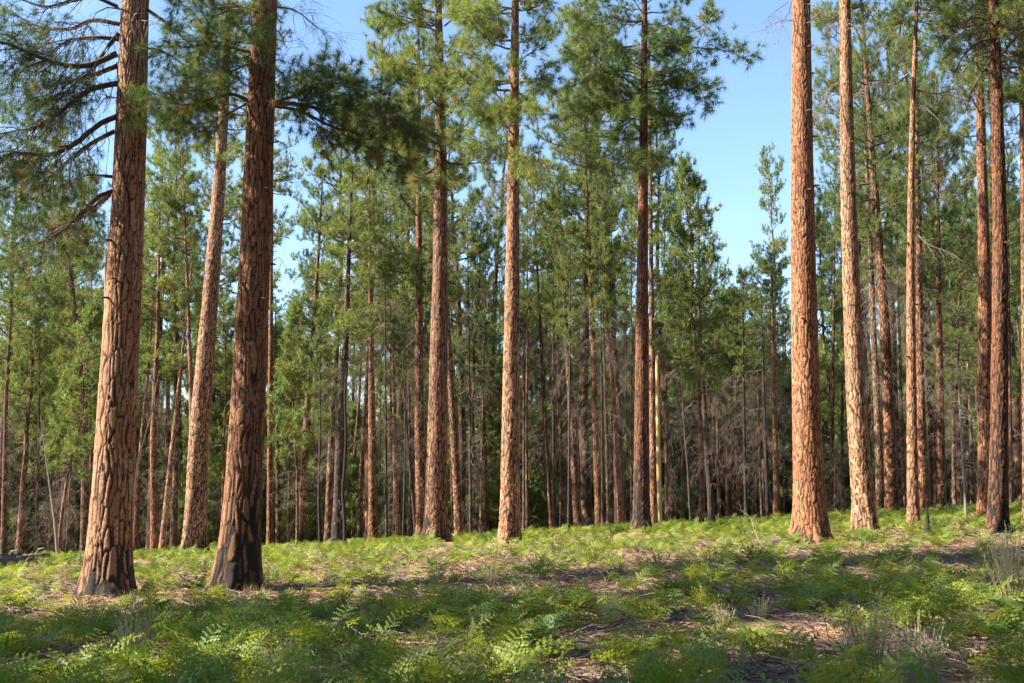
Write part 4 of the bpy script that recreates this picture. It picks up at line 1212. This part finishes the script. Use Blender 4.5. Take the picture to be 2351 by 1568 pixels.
# far thicket of young pines low behind the trunks
rt = rng_(81)
n = 420
Yt = rt.uniform(88, 240, n)
Xt = px_xy(rt.uniform(-500, 2850, n), Yt)
Zt = ground_z(Xt, Yt) - 0.3
scatter("far_thicket", "dark green thicket of young pines deep between the trunks", np.stack([Xt, Yt, Zt], -1),
        np.stack([np.zeros(n), np.zeros(n), rt.uniform(0, 6.28, n)], -1), rt.uniform(1.2, 3.0, n), rt.integers(0, 3, n), [src(m) for m in CR_YNG])
n = 260
Yt = rt.uniform(150, 330, n)
Xt = px_xy(rt.uniform(-600, 2950, n), Yt)
Zt = ground_z(Xt, Yt) + rt.uniform(-1, 3, n)
scatter("far_wood", "continuous far wood closing the view between the trunks", np.stack([Xt, Yt, Zt], -1),
        np.stack([np.zeros(n), np.zeros(n), rt.uniform(0, 6.28, n)], -1), rt.uniform(1.0, 1.5, n), rt.integers(0, 5, n), [src(m) for m in CR_FAR])
# bare brushwood under the stand
n = 60
Yt = rt.uniform(56, 120, n)
Xt = px_xy(rt.uniform(-200, 2550, n), Yt)
scatter("brushwood", "grey leafless brush and dead twigs under the stand", np.stack([Xt, Yt, ground_z(Xt, Yt) - 0.2], -1),
        np.stack([np.zeros(n), np.zeros(n), rt.uniform(0, 6.28, n)], -1), rt.uniform(0.35, 0.8, n), rt.integers(0, 4, n), [src(m) for m in DEAD])

# the wood goes on all round: behind the camera and on the far side from the sun
def surround():
    r = rng_(91)
    pts, rot, sc, ix = [], [], [], []
    k = 0
    while k < 420:
        a, d = r.uniform(0, 6.283), 11 + 75 * r.random() ** 0.8
        x, y = d * math.sin(a), d * math.cos(a)
        if y > 3 and abs(x) / y < 0.62:
            continue
        sun_side = x < -4 and -0.75 * abs(x) - 6 < y          # keep the glade on the sunny side open
        if sun_side and (abs(x) < 62 and 14 < y < 80 or r.random() < (0.97 if abs(x) < 60 else 0.8)):
            continue
        if math.hypot(x, y) < 9:
            continue
        z = float(ground_z(x, y))
        s = r.uniform(.8, 1.2)
        t = int(r.integers(0, 3))
        H0 = TR_TMPL[t][2]
        pts += [(x, y, z - .1), (x, y, z + H0 * s * 0.32)]
        rot += [(0, 0, r.uniform(0, 6.28)), (0, 0, r.uniform(0, 6.28))]
        sc += [s, s * H0 * 0.68 / 12.0]
        ix += [t, 3 + int(r.integers(0, 5))]
        k += 1
    scatter("surrounding_wood", "pine wood continuing all round outside the view", np.array(pts), np.array(rot), np.array(sc), np.array(ix), [src(TR_TMPL[i][0]) for i in range(3)] + [src(m) for m in CR_FAR])
surround()

# ------------------------------------------------------------------ ferns and ground plants
def frond(seed, L=0.55, stipe=0.3, out=0.55):
    """one bracken frond growing along +X from the origin: stipe, then a lacy triangular blade"""
    rng = rng_(seed)
    mb = MB()
    n = 14
    s = np.linspace(0, 1, n)
    up0 = rng.uniform(0.95, 1.2)
    ang = up0 + (rng.uniform(-0.1, 0.25) - up0) * np.clip((s - 0.25) / 0.75, 0, 1) ** 0.8
    ds = (stipe + L) / (n - 1)
    P = np.zeros((n, 3))
    for i in range(1, n):
        P[i] = P[i - 1] + ds * np.array([math.cos(ang[i]), 0.06 * math.sin(3 * s[i] + seed), math.sin(ang[i])])
    add_tubes(mb, P[None], (0.005 * (1 - 0.8 * s))[None], 3, 0, tint=0.3, dry=0.2)
    t0 = stipe / (stipe + L)
    npn = 9
    tp = t0 + (1 - t0) * (np.arange(npn) / npn) ** 1.05
    pos, tan = interp_rows(P, tp)
    for sd in (-1, 1):
        q = (1 - (tp - t0) / (1 - t0))
        pl = L * 0.50 * q ** 0.9 * rng.uniform(0.85, 1.1, npn) + 0.015
        nrm = norm(np.cross(tan, np.array([0, 1.0, 0])))
        nrm = np.where(nrm[:, 2:3] < 0, -nrm, nrm)
        d = norm(tan * 0.45 + np.array([0, 1.0, 0]) * sd + nrm * rng.normal(0.10, 0.22, (npn, 1)))
        m = 4
        u = (np.arange(m) + 0.1) / m
        A = pos[:, None] + d[:, None] * (pl[:, None] * u)[..., None]
        A[..., 2] -= (pl[:, None] * u ** 2) * 0.18
        B = pos[:, None] + d[:, None] * (pl[:, None] * (u + 0.96 / m))[..., None]
        B[..., 2] -= (pl[:, None] * (u + 0.96 / m) ** 2) * 0.18
        fwd = tan[:, None] * np.ones((1, m, 1))
        wl_ = (0.14 * pl[:, None] * (1 - u) ** 0.6 + 0.007)[..., None]
        for f in (1, -1):
            C = (A + B) / 2 + f * fwd * wl_ + d[:, None] * (pl[:, None, None] * 0.08) + nrm[:, None] * rng.normal(0, 0.006, (npn, m, 1))
            V = np.stack([A, B, C] if f * sd > 0 else [B, A, C], 2).reshape(-1, 3)
            mb.add(V, np.arange(len(V)).reshape(-1, 3), 0, tint=np.clip(0.5 + 0.2 * rng.normal(), 0, 1), dry=0.14 if seed == 24 else 0.0)
    return mb

FR = []
for i in range(5):
    L_, st = [(0.50, .19), (0.60, .24), (0.42, .15), (0.55, .27), (0.48, .14)][i]
    mbf = frond(20 + i, L_, st)
    FR.append(mbf.mesh("frond", [M_FERN], smooth=False))
    FR[-1].use_fake_user = True

def joined(parts, name, mats):
    """one mesh from (mesh, matrix) pairs"""
    mb = MB()
    for me, M in parts:
        V = np.zeros(len(me.vertices) * 3, np.float32)
        me.vertices.foreach_get("co", V)
        V = V.reshape(-1, 3) @ np.array(M.to_3x3()).T + np.array(M.translation)
        ls = np.zeros(len(me.loops), np.int32)
        me.loops.foreach_get("vertex_index", ls)
        lt = np.zeros(len(me.polygons), np.int32)
        me.polygons.foreach_get("loop_total", lt)
        st = np.concatenate([[0], np.cumsum(lt)[:-1]])
        at_ = {}
        for k in ("tint", "dry"):
            a = np.zeros(len(me.vertices), np.float32)
            me.attributes[k].data.foreach_get("value", a)
            at_[k] = a
        first = True
        for sz in (3, 4):
            m = lt == sz
            if not m.any():
                continue
            f = ls[st[m][:, None] + np.arange(sz)]
            if first:
                mb.add(V, f, 0, **at_)
                off = mb.n - len(V)
                first = False
            else:
                mb.F.append((f + off).astype(np.int32))
                mb.M.append(np.zeros(len(f), np.int32))
    return mb.mesh(name, mats, smooth=False)

FERN_PARTS = []
for i in range(5):
    rr_ = rng_(400 + i)
    nfr = [3, 4, 5, 4, 3][i]
    lst = []
    for j in range(nfr):
        a = 6.283 * j / nfr + rr_.uniform(-.5, .5)
        M = Matrix.Translation((0.05 * math.cos(a), 0.05 * math.sin(a), 0)) @ Matrix.Rotation(a, 4, 'Z') @ Matrix.Rotation(rr_.normal(0, .28), 4, 'X') @ Matrix.Rotation(rr_.normal(0.0, .25), 4, 'Y') @ Matrix.Scale(rr_.uniform(.8, 1.1), 4)
        lst.append((FR[(i + j) % 5], M))
    FERN_PARTS.append(lst)
FERN_J = [src(joined(l, "fern", [M_FERN])) for l in FERN_PARTS]

TRUNK_XY = [(o.location.x, o.location.y) for o in scene.objects if o.name.startswith("pine_tree") and o.location.y < 60]

def fern_density(x, y):
    m = fbm(x * 0.33 + 4, y * 0.33 + 2, 31, 3)
    m2 = fbm(x * 1.3, y * 1.3, 37, 2)
    d = sstep(0.44, 0.57, 0.5 * m + 0.5 * m2)
    # needle litter lies open under the big pines and in a strip across the middle
    strip = np.exp(-((y - (22.5 + 0.35 * x + 1.2 * np.sin(x * 0.6))) / 1.5) ** 2)
    return np.clip(d * (1 - 0.6 * strip) * (0.95 + 0.03 * sstep(13, 24, y)) * (1 - 0.62 * sstep(17, 20, y) * sstep(40, 31, y)) + 0.03, 0, 1)

BUSHES = [
    (310, 1518, .8, 0, "bushy grey-green shrub with tall upright wands below the thick sunlit pine"),
    (2325, 1372, 1.5, 1, "wide pale shrub of feathery upright wands in the shade below the darkened pine"),
    (640, 1548, .8, 2, None), (1745, 1425, .6, 2, None), (1000, 1345, .6, 1, None), (1125, 1348, .62, 0, None), (1225, 1350, .55, 2, None),
    (1660, 1440, .6, 2, None), (1400, 1440, .6, 1, None), (2000, 1565, .9, 0, None), (2110, 1580, .85, 1, None), (1690, 1560, .65, 2, None), (700, 1290, .6, 1, None), (1000, 1262, .7, 2, None),
    (720, 1268, .6, 1, None), (1690, 1275, .5, 2, None), (90, 1318, .7, 1, None)]
BROAD_PX = [(1318, 1425, .3), (1250, 1478, .25), (2330, 1440, .3), (672, 1530, .2), (1560, 1490, .2)]
KEEP = []
for px, py, s_, k, lab in BUSHES:
    p = on_ground(px, py)
    KEEP.append((p[0], p[1], 0.12 + 0.42 * s_))
    KEEP.append((p[0], p[1] - 0.5, 0.36 * s_ + .05))
    KEEP.append((p[0], p[1] - 0.95, 0.34 * s_ + .05))
for px, py, r_ in BROAD_PX:
    p = on_ground(px, py)
    KEEP.append((p[0], p[1] - .1, r_))

rg = rng_(55)
def samples(n, y0, y1, dens):
    Y = np.sqrt(rg.uniform(y0 ** 2, y1 ** 2, n))
    X = rg.uniform(-0.56, 0.56, n) * Y + rg.normal(0, .3, n)
    ok = rg.random(n) < dens(X, Y)
    for tx, ty in TRUNK_XY:
        ok &= (X - tx) ** 2 + (Y - ty) ** 2 > 0.42 ** 2
    for tx, ty, tr_ in KEEP:
        ok &= (X - tx) ** 2 + (Y - ty) ** 2 > tr_ ** 2
    return X[ok], Y[ok]

fx, fy = samples(15000, 7.5, 62, fern_density)
order = np.argsort(np.hypot(fx, fy))
fx, fy = fx[order], fy[order]
inview = (np.abs(fx) / fy < 0.47) & (fy > 8.6)
near_i = np.where(inview)[0][:290]
rest = np.setdiff1d(np.arange(len(fx)), near_i)
frz = ground_z(fx, fy) - 0.02
for c, i in enumerate(near_i):
    k = c % 5
    root = link("bracken_fern", None, None, (fx[i], fy[i], frz[i]))
    root.rotation_euler = (rg.normal(0, .1), rg.normal(0, .1), rg.uniform(0, 6.28))
    root.scale = (rg.uniform(.55, .95),) * 3
    tag(root, "low green bracken fern growing from the shaded needle litter in the foreground", "fern", "bracken ferns in the foreground")
    for me, M in FERN_PARTS[k]:
        f = link("frond", me, root)
        f.matrix_local = M
nr = len(rest)
scatter("fern_cover", "carpet of bracken ferns covering the forest floor", np.stack([fx[rest], fy[rest], frz[rest]], -1), surf_rot(fx, fy, rg, nr, .2), rg.uniform(.38, .85, nr) * (1 + 0.25 * sstep(16, 11, fy[rest])), rg.integers(0, 5, nr), FERN_J)

# ------------------------------------------------------------------ other plants
def leaf_quads(mb, pos, d, L, w, rng, mat=0, tint=0.5, dry=0.0, fold=0.15):
    """pointed leaves: a folded diamond each"""
    n = len(pos)
    sd = norm(np.cross(d, rng.normal(0, 0.35, (n, 3)) + np.array([0, 0, 1.0])))
    up = norm(np.cross(sd, d))
    L = np.broadcast_to(np.asarray(L, float), (n,))[:, None]
    w = np.broadcast_to(np.asarray(w, float), (n,))[:, None]
    a, m, tip = pos, pos + d * L * 0.45 - up * w * fold, pos + d * L
    l_, r_ = pos + d * L * 0.42 + sd * w * 0.5, pos + d * L * 0.42 - sd * w * 0.5
    V = np.stack([a, l_, m, r_, tip], 1).reshape(-1, 3)
    b_ = np.arange(n)[:, None] * 5
    F = np.concatenate([b_ + np.array([0, 2, 1]), b_ + np.array([0, 3, 2]), b_ + np.array([1, 2, 4]), b_ + np.array([2, 3, 4])])
    t = np.broadcast_to(np.asarray(tint, float), (n,))
    y = np.broadcast_to(np.asarray(dry, float), (n,))
    mb.add(V, F, mat, tint=np.repeat(t, 5), dry=np.repeat(y, 5))

def grey_bush(seed, H=0.75, n=46, rad=0.32):
    rng = rng_(seed)
    ms, ml = MB(), MB()
    a = rng.uniform(0, 6.28, n)
    rr = np.sqrt(rng.random(n))
    d = norm(np.stack([np.cos(a) * rr * 0.5, np.sin(a) * rr * 0.5, np.ones(n)], -1))
    pos = np.stack([np.cos(a) * rr * 0.10, np.sin(a) * rr * 0.10, np.zeros(n)], -1)
    L = H * rng.uniform(0.55, 1.05, n) * (1.1 - 0.35 * rr)
    P = curve_batch(pos, d, L, 6, np.full(n, 0.1), 0.08, rng)
    add_tubes(ms, P, np.full(n, 0.0045)[:, None] * np.array([1.2, 1, .9, .8, .6, .4]), 3, 0, tint=0.6, dry=0.4)
    m = 16
    t = rng.uniform(0.25, 1.0, (n, m))
    x = t * 5
    i = np.clip(np.floor(x).astype(int), 0, 4)
    f = (x - i)[..., None]
    ii = np.arange(n)[:, None]
    lp = (P[ii, i] * (1 - f) + P[ii, i + 1] * f).reshape(-1, 3)
    ld = norm(np.repeat(d, m, 0) * 1.1 + rng.normal(0, 0.45, (n * m, 3)))
    leaf_quads(ml, lp, ld, 0.05 * rng.uniform(.6, 1.2, n * m), 0.011, rng, 0, np.clip(rng.normal(.55, .2, n * m), 0, 1), 0.1)
    return ms.mesh("stems", [M_SAGE]), ml.mesh("leaves", [M_SAGE], False)

def leafy_shrub(seed, H=0.4, n=16):
    rng = rng_(seed)
    ms, ml = MB(), MB()
    a = rng.uniform(0, 6.28, n)
    d = norm(np.stack([np.cos(a) * .8, np.sin(a) * .8, rng.uniform(.5, 1.5, n)], -1))
    L = H * rng.uniform(.6, 1.1, n)
    P = curve_batch(np.zeros((n, 3)), d, L, 5, np.full(n, .15), .25, rng)
    add_tubes(ms, P, np.full(n, .004)[:, None] * np.array([1.2, 1, .8, .6, .4]), 3)
    m = 22
    t = rng.uniform(.2, 1, (n, m)) * 4
    i = np.clip(np.floor(t).astype(int), 0, 3)
    f = (t - i)[..., None]
    ii = np.arange(n)[:, None]
    lp = (P[ii, i] * (1 - f) + P[ii, i + 1] * f).reshape(-1, 3)
    ld = norm(np.repeat(d, m, 0) * .5 + rng.normal(0, .6, (n * m, 3)) + np.array([0, 0, .35]))
    leaf_quads(ml, lp, ld, .045 * rng.uniform(.6, 1.3, n * m), .022, rng, 0, np.clip(rng.normal(.5, .25, n * m), 0, 1), 0)
    return ms.mesh("stems", [M_LIMB]), ml.mesh("leaves", [M_SHRUB], False)

def plant(name, label, cat, group, meshes, xyz, s, rz):
    o = link(name, None, None, xyz)
    o.scale = (s, s, s)
    o.rotation_euler = (0, 0, rz)
    tag(o, label, cat, group)
    for nm, me in meshes:
        link(nm, me, o)
    return o

rp = rng_(610)
GB = [grey_bush(620 + i, [.8, .7, .55][i], [70, 60, 44][i]) for i in range(3)]
G_GB = "grey green upright bushes in the clearing"
for px, py, s_, k, lab in BUSHES:
    p = on_ground(px, py)
    p[2] = ground_z(p[0], p[1]) - .02
    plant("grey_bush", lab or "small grey-green wispy shrub growing among the ferns", "shrub", G_GB, [("stems", GB[k][0]), ("leaves", GB[k][1])], p, s_, rp.uniform(0, 6.28))

LS = [leafy_shrub(640 + i, [.45, .35, .5][i], [18, 14, 20][i]) for i in range(3)]
lx, ly = samples(140, 9.2, 46, lambda x, y: np.full_like(x, .8))
lx2, ly2 = [], []
for x, y in zip(lx, ly):
    if abs(x) / y < .48:
        lx2.append(x); ly2.append(y)
for i, (x, y) in enumerate(zip(lx2, ly2)):
    k = i % 3
    plant("leafy_shrub", "low shrub with small glossy oval leaves growing between the ferns", "shrub", "low glossy leaved shrubs", [("stems", LS[k][0]), ("leaves", LS[k][1])], (x, y, float(ground_z(x, y)) - .02), rp.uniform(.6, 1.15), rp.uniform(0, 6.28))

def broad_plant(seed, n=8, L=0.26, dry=.3):
    rng = rng_(seed)
    out = []
    for i in range(n):
        mb = MB()
        a = 6.283 * i / n + rng.uniform(-.4, .4)
        m = 7
        s = np.linspace(0, 1, m)
        el = rng.uniform(.5, 1.2)
        curl = rng.uniform(.2, 1.0)
        ang = el - curl * s ** 1.5
        st = 0.10
        P = np.zeros((m, 3))
        for j in range(1, m):
            P[j] = P[j - 1] + L / (m - 1) * np.array([math.cos(a) * math.cos(ang[j]), math.sin(a) * math.cos(ang[j]), math.sin(ang[j])])
        base = np.array([math.cos(a) * .03, math.sin(a) * .03, st])
        sd = np.array([-math.sin(a), math.cos(a), 0])
        wd = 0.36 * L * np.sin(np.pi * np.clip(s * .95 + .06, 0, 1)) ** .8
        wd[-1] = 0.002
        Pm = P + base
        Lf = Pm + sd * wd[:, None] + np.array([0, 0, .25]) * wd[:, None]
        Rt = Pm - sd * wd[:, None] + np.array([0, 0, .25]) * wd[:, None]
        V = np.concatenate([Lf, Pm, Rt])
        q = []
        for j in range(m - 1):
            q += [(j, m + j, m + j + 1, j + 1), (m + j, 2 * m + j, 2 * m + j + 1, m + j + 1)]
        dr = rng.uniform(.5, 1) if rng.random() < dry else 0.0
        mb.add(V, np.array(q), 0, tint=rng.uniform(.3, .9), dry=dr)
        add_tubes(mb, np.array([[[0, 0, -.02], base * .6, base]]), np.array([[.005, .004, .003]]), 4, 0, tint=.6, dry=.1)
        out.append(mb.mesh("leaf", [M_BROAD]))
    return out

for i, (px, py, s_, n, dry, lab) in enumerate([
    (1318, 1425, 1.15, 11, .45, "broad-leaved plant with curled orange and green leaves among the ferns"),
    (1250, 1478, .95, 6, .1, "upright broad-leaved green plant rising above the litter"),
    (2330, 1440, 1.2, 8, .05, "large-leaved bright green plant under the pale feathery shrub"),
    (672, 1530, .7, 5, .3, "small yellow-green broad-leaved sprig beside the bushy grey-green shrub"),
    (1560, 1490, .6, 6, .2, "small flat-leaved herb near the pale litter patch")]):
    p = on_ground(px, py)
    p[2] = ground_z(p[0], p[1])
    plant("broad_leaved_plant", lab, "plant", None, [("leaf", m) for m in broad_plant(660 + i, n, .26, dry)], p, s_, rp.uniform(0, 6.28))

# dry grass and needle litter, uncountable
def grass_tuft(seed, n=34, H=.28):
    rng = rng_(seed)
    mb = MB()
    a = rng.uniform(0, 6.28, n)
    d = norm(np.stack([np.cos(a) * rng.uniform(.1, .7, n), np.sin(a) * rng.uniform(.1, .7, n), np.ones(n)], -1))
    P = curve_batch(np.stack([np.cos(a) * .04, np.sin(a) * .04, a * 0], -1), d, H * rng.uniform(.5, 1.1, n), 4, np.full(n, -.15), .1, rng)
    sd = norm(np.cross(d, np.array([0, 0, 1.0])))[:, None] * (np.array([.0035, .003, .002, .0005])[None, :, None])
    V = np.stack([P + sd, P - sd], 2).reshape(-1, 3)
    b_ = (np.arange(n) * 8)[:, None]
    F = np.concatenate([b_ + np.array([0, 1, 3, 2]) + 2 * j for j in range(3)])
    mb.add(V, F, 0, tint=np.repeat(rng.uniform(.2, 1, n), 8), dry=0)
    return mb.mesh("grass", [M_GRASS], False)

def litter_patch(seed, n=60):
    """fallen needles, bark flakes and short sticks lying on half a square metre"""
    rng = rng_(seed)
    mb = MB()
    a = rng.uniform(0, 6.28, max(n, 30))[:n]
    p = np.stack([rng.uniform(-.35, .35, n), rng.uniform(-.35, .35, n), rng.uniform(.004, .03, n)], -1)
    d = np.stack([np.cos(a), np.sin(a), rng.normal(0, .12, n)], -1)
    L = rng.uniform(.05, .22, n)
    P = curve_batch(p, d, L, 3, np.zeros(n), .1, rng)
    add_tubes(mb, P, (rng.uniform(.002, .008, n))[:, None] * np.array([1, .9, .6]), 3)
    k3 = 3
    a3 = rng.uniform(0, 6.28, k3)
    P3 = curve_batch(np.stack([rng.uniform(-.3, .3, k3), rng.uniform(-.3, .3, k3), np.full(k3, .02)], -1), np.stack([np.cos(a3), np.sin(a3), rng.uniform(0, .15, k3)], -1), rng.uniform(.25, .6, k3), 5, np.zeros(k3), .25, rng)
    add_tubes(mb, P3, rng.uniform(.006, .012, k3)[:, None] * np.array([1, .9, .8, .6, .4]), 4)
    m = 22
    q = rng.uniform(-.35, .35, (m, 2))
    for j in range(m):
        c_, s_ = math.cos(a[j]), math.sin(a[j])
        u, v = rng.uniform(.015, .05), rng.uniform(.01, .03)
        z = .018 + rng.uniform(0, .015, 4)
        V = [(q[j, 0] + x * c_ - y * s_, q[j, 1] + x * s_ + y * c_, zz) for (x, y), zz in zip([(-u, -v), (u, -v * .6), (u * .8, v), (-u * .7, v)], z)]
        mb.add(V, np.array([[0, 1, 2, 3]]))
    return mb.mesh("litter", [M_LITTER if seed % 3 else M_DEAD], False)

gx, gy = samples(2600, 8, 60, lambda x, y: sstep(.45, .7, fbm(x * .5 + 9, y * .5, 71, 3)) + .05)
n = len(gx)
scatter("dry_grass", "sparse dry grass blades among the ferns", np.stack([gx, gy, ground_z(gx, gy) - .01], -1), surf_rot(gx, gy, rg, n, .1), rg.uniform(.6, 1.3, n), rg.integers(0, 3, n), [src(grass_tuft(680 + i)) for i in range(3)])
qx, qy = samples(3600, 8, 36, lambda x, y: np.full_like(x, 1.0))
n = len(qx)
scatter("needle_litter", "fallen needles, bark flakes and short sticks on the floor", np.stack([qx, qy, ground_z(qx, qy) + .004], -1), surf_rot(qx, qy, rg, n, .06), rg.uniform(.8, 1.2, n), rg.integers(0, 4, n), [src(litter_patch(690 + i)) for i in range(4)])

# ------------------------------------------------------------------ fallen log, sticks, dead brush
def fallen_log():
    a, b_ = on_ground(-70, 1318), on_ground(112, 1296)
    n = 26
    P = a + (b_ - a) * np.linspace(0, 1, n)[:, None]
    P[:, 2] = ground_z(P[:, 0], P[:, 1]) + 0.2
    P[:, 2] = np.convolve(np.pad(P[:, 2], 3, 'edge'), np.ones(7) / 7, 'valid')
    base = P[0].copy()
    mb = MB()
    rr = 0.29 * (1 - .3 * np.linspace(0, 1, n)) * rng_(3).uniform(.9, 1.08, n)
    rr[-1] *= .6
    add_tubes(mb, (P - base)[None], rr[None], 16, cap=True)
    root = link("fallen_log", None, None, base)
    tag(root, "dark weathered log lying on the ground beyond the thick sunlit pine", "log")
    V = mb.V[0]
    k_ = np.arange(len(V))
    V += (rng_(8).normal(0, .018, V.shape) + (.05 * np.sin(k_ % 16 * 2.4 + k_ // 16 * .35))[:, None] * np.array([0, .6, 1.0])).astype(np.float32)
    link("bole", mb.mesh("bole", [M_LOG]), root)
    m3 = MB()                                   # split shell of bark lying along the top
    n2 = 14
    Q = (P - base)[4:4 + n2] + np.array([0, -.12, .27])
    Q[:, 2] += rng_(9).normal(0, .02, n2)
    Lf, Rt = Q + np.array([0, -.14, -.05]), Q + np.array([0, .16, .03])
    V3 = np.concatenate([Lf, Q + np.array([0, 0, .05]), Rt])
    f3 = []
    for j in range(n2 - 1):
        f3 += [(j, j + 1, n2 + j + 1, n2 + j), (n2 + j, n2 + j + 1, 2 * n2 + j + 1, 2 * n2 + j)]
    m3.add(V3, np.array(f3))
    link("loose_bark", m3.mesh("loose_bark", [M_LIMB]), root)
    for j, t in enumerate((.45, .8)):
        m2 = MB()
        p = P[int(t * n)] - base + np.array([0, 0, .15])
        add_tubes(m2, np.array([[p, p + np.array([.15, -.1, .25]), p + np.array([.4, -.2, .3])]]), np.array([[.03, .025, .01]]), 6)
        link("branch_stub", m2.mesh("branch_stub", [M_GREY]), root)
fallen_log()

def stick(px, py, pts, r, mat, lab, seed, nsub=4, name="dead_stick"):
    p0 = on_ground(px, py)
    p0[2] = ground_z(p0[0], p0[1]) - .03
    P = np.array([at(x, y, p0[1] + .15 * i) for i, (x, y) in enumerate([(px, py)] + pts)]) - p0
    P[0] = 0
    mb, tf = MB(), Tufts()
    grow(mb, tf, smooth_path(P, 9), r, rng_(seed), nsub, .35 * float(np.linalg.norm(P[-1])), 2, .15, False, .4, .2, .1, 0, 5, wig=.4, r_min=.002)
    o = link(name, mb.mesh(name, [mat]), None, p0)
    tag(o, lab, "stick")

for i, (px, py, pts, r, mt, ns, lab) in enumerate([
    (1763, 1268, [(1735, 1226), (1724, 1190), (1700, 1170)], .022, M_GREY, 7, "pale curved dead branch standing up from the ferns beside the broad orange pine"),
    (1170, 1440, [(1182, 1410), (1215, 1385)], .012, M_GREY, 4, "pale dead stick slanting up out of the dark ferns"),
    (1230, 1440, [(1231, 1405)], .008, M_CHAR, 2, "thin black twig standing upright among the ferns"),
    (1905, 1475, [(1890, 1410), (1870, 1340)], .007, M_CHAR, 3, "long thin black stem rising from the shaded ferns"),
    (2115, 1345, [(2110, 1310), (2105, 1290)], .008, M_GREY, 3, "short pale forked twig standing in the shaded ferns"),
    (1505, 1208, [(1512, 1200), (1508, 1192)], .02, M_GREY, 3, "short grey stick beside the charred foot"),
    (735, 1290, [(728, 1270), (724, 1258)], .012, M_GREY, 2, "thin pale stick leaning above the sunlit ferns behind the shaded pine"),
    (1985, 1250, [(2000, 1240), (2018, 1228)], .02, M_GREY, 4, "forked grey branch lying at the foot of the pale smooth-plated pine"),
    (505, 1440, [(500, 1415), (490, 1400)], .007, M_LIMB, 3, "brown twig in the shade in front of the shaded pine"),
    (975, 1270, [(962, 1262), (950, 1270)], .02, M_GREY, 5, "tangle of grey twigs by the splayed grey foot"),
    (830, 1240, [(815, 1215), (798, 1205)], .02, M_DEAD, 9, "heap of bare grey brush behind the crooked burnt sapling"),
    (800, 1236, [(785, 1222), (765, 1225)], .02, M_DEAD, 9, "arching bare brush beside the dark grey-barked pine"),
    (2060, 1190, [(2045, 1178), (2030, 1184)], .02, M_DEAD, 9, "low dead brush at the foot of the banded leaning pine"),
    (1890, 1215, [(1905, 1200), (1920, 1196)], .018, M_DEAD, 6, "dead fallen branch lying behind the broad orange pine"),
    (2345, 1205, [(2330, 1192), (2315, 1188)], .02, M_DEAD, 6, "dead branches lying beyond the darkened pine")]):
    stick(px, py, pts, r, mt, lab, 800 + i, ns)
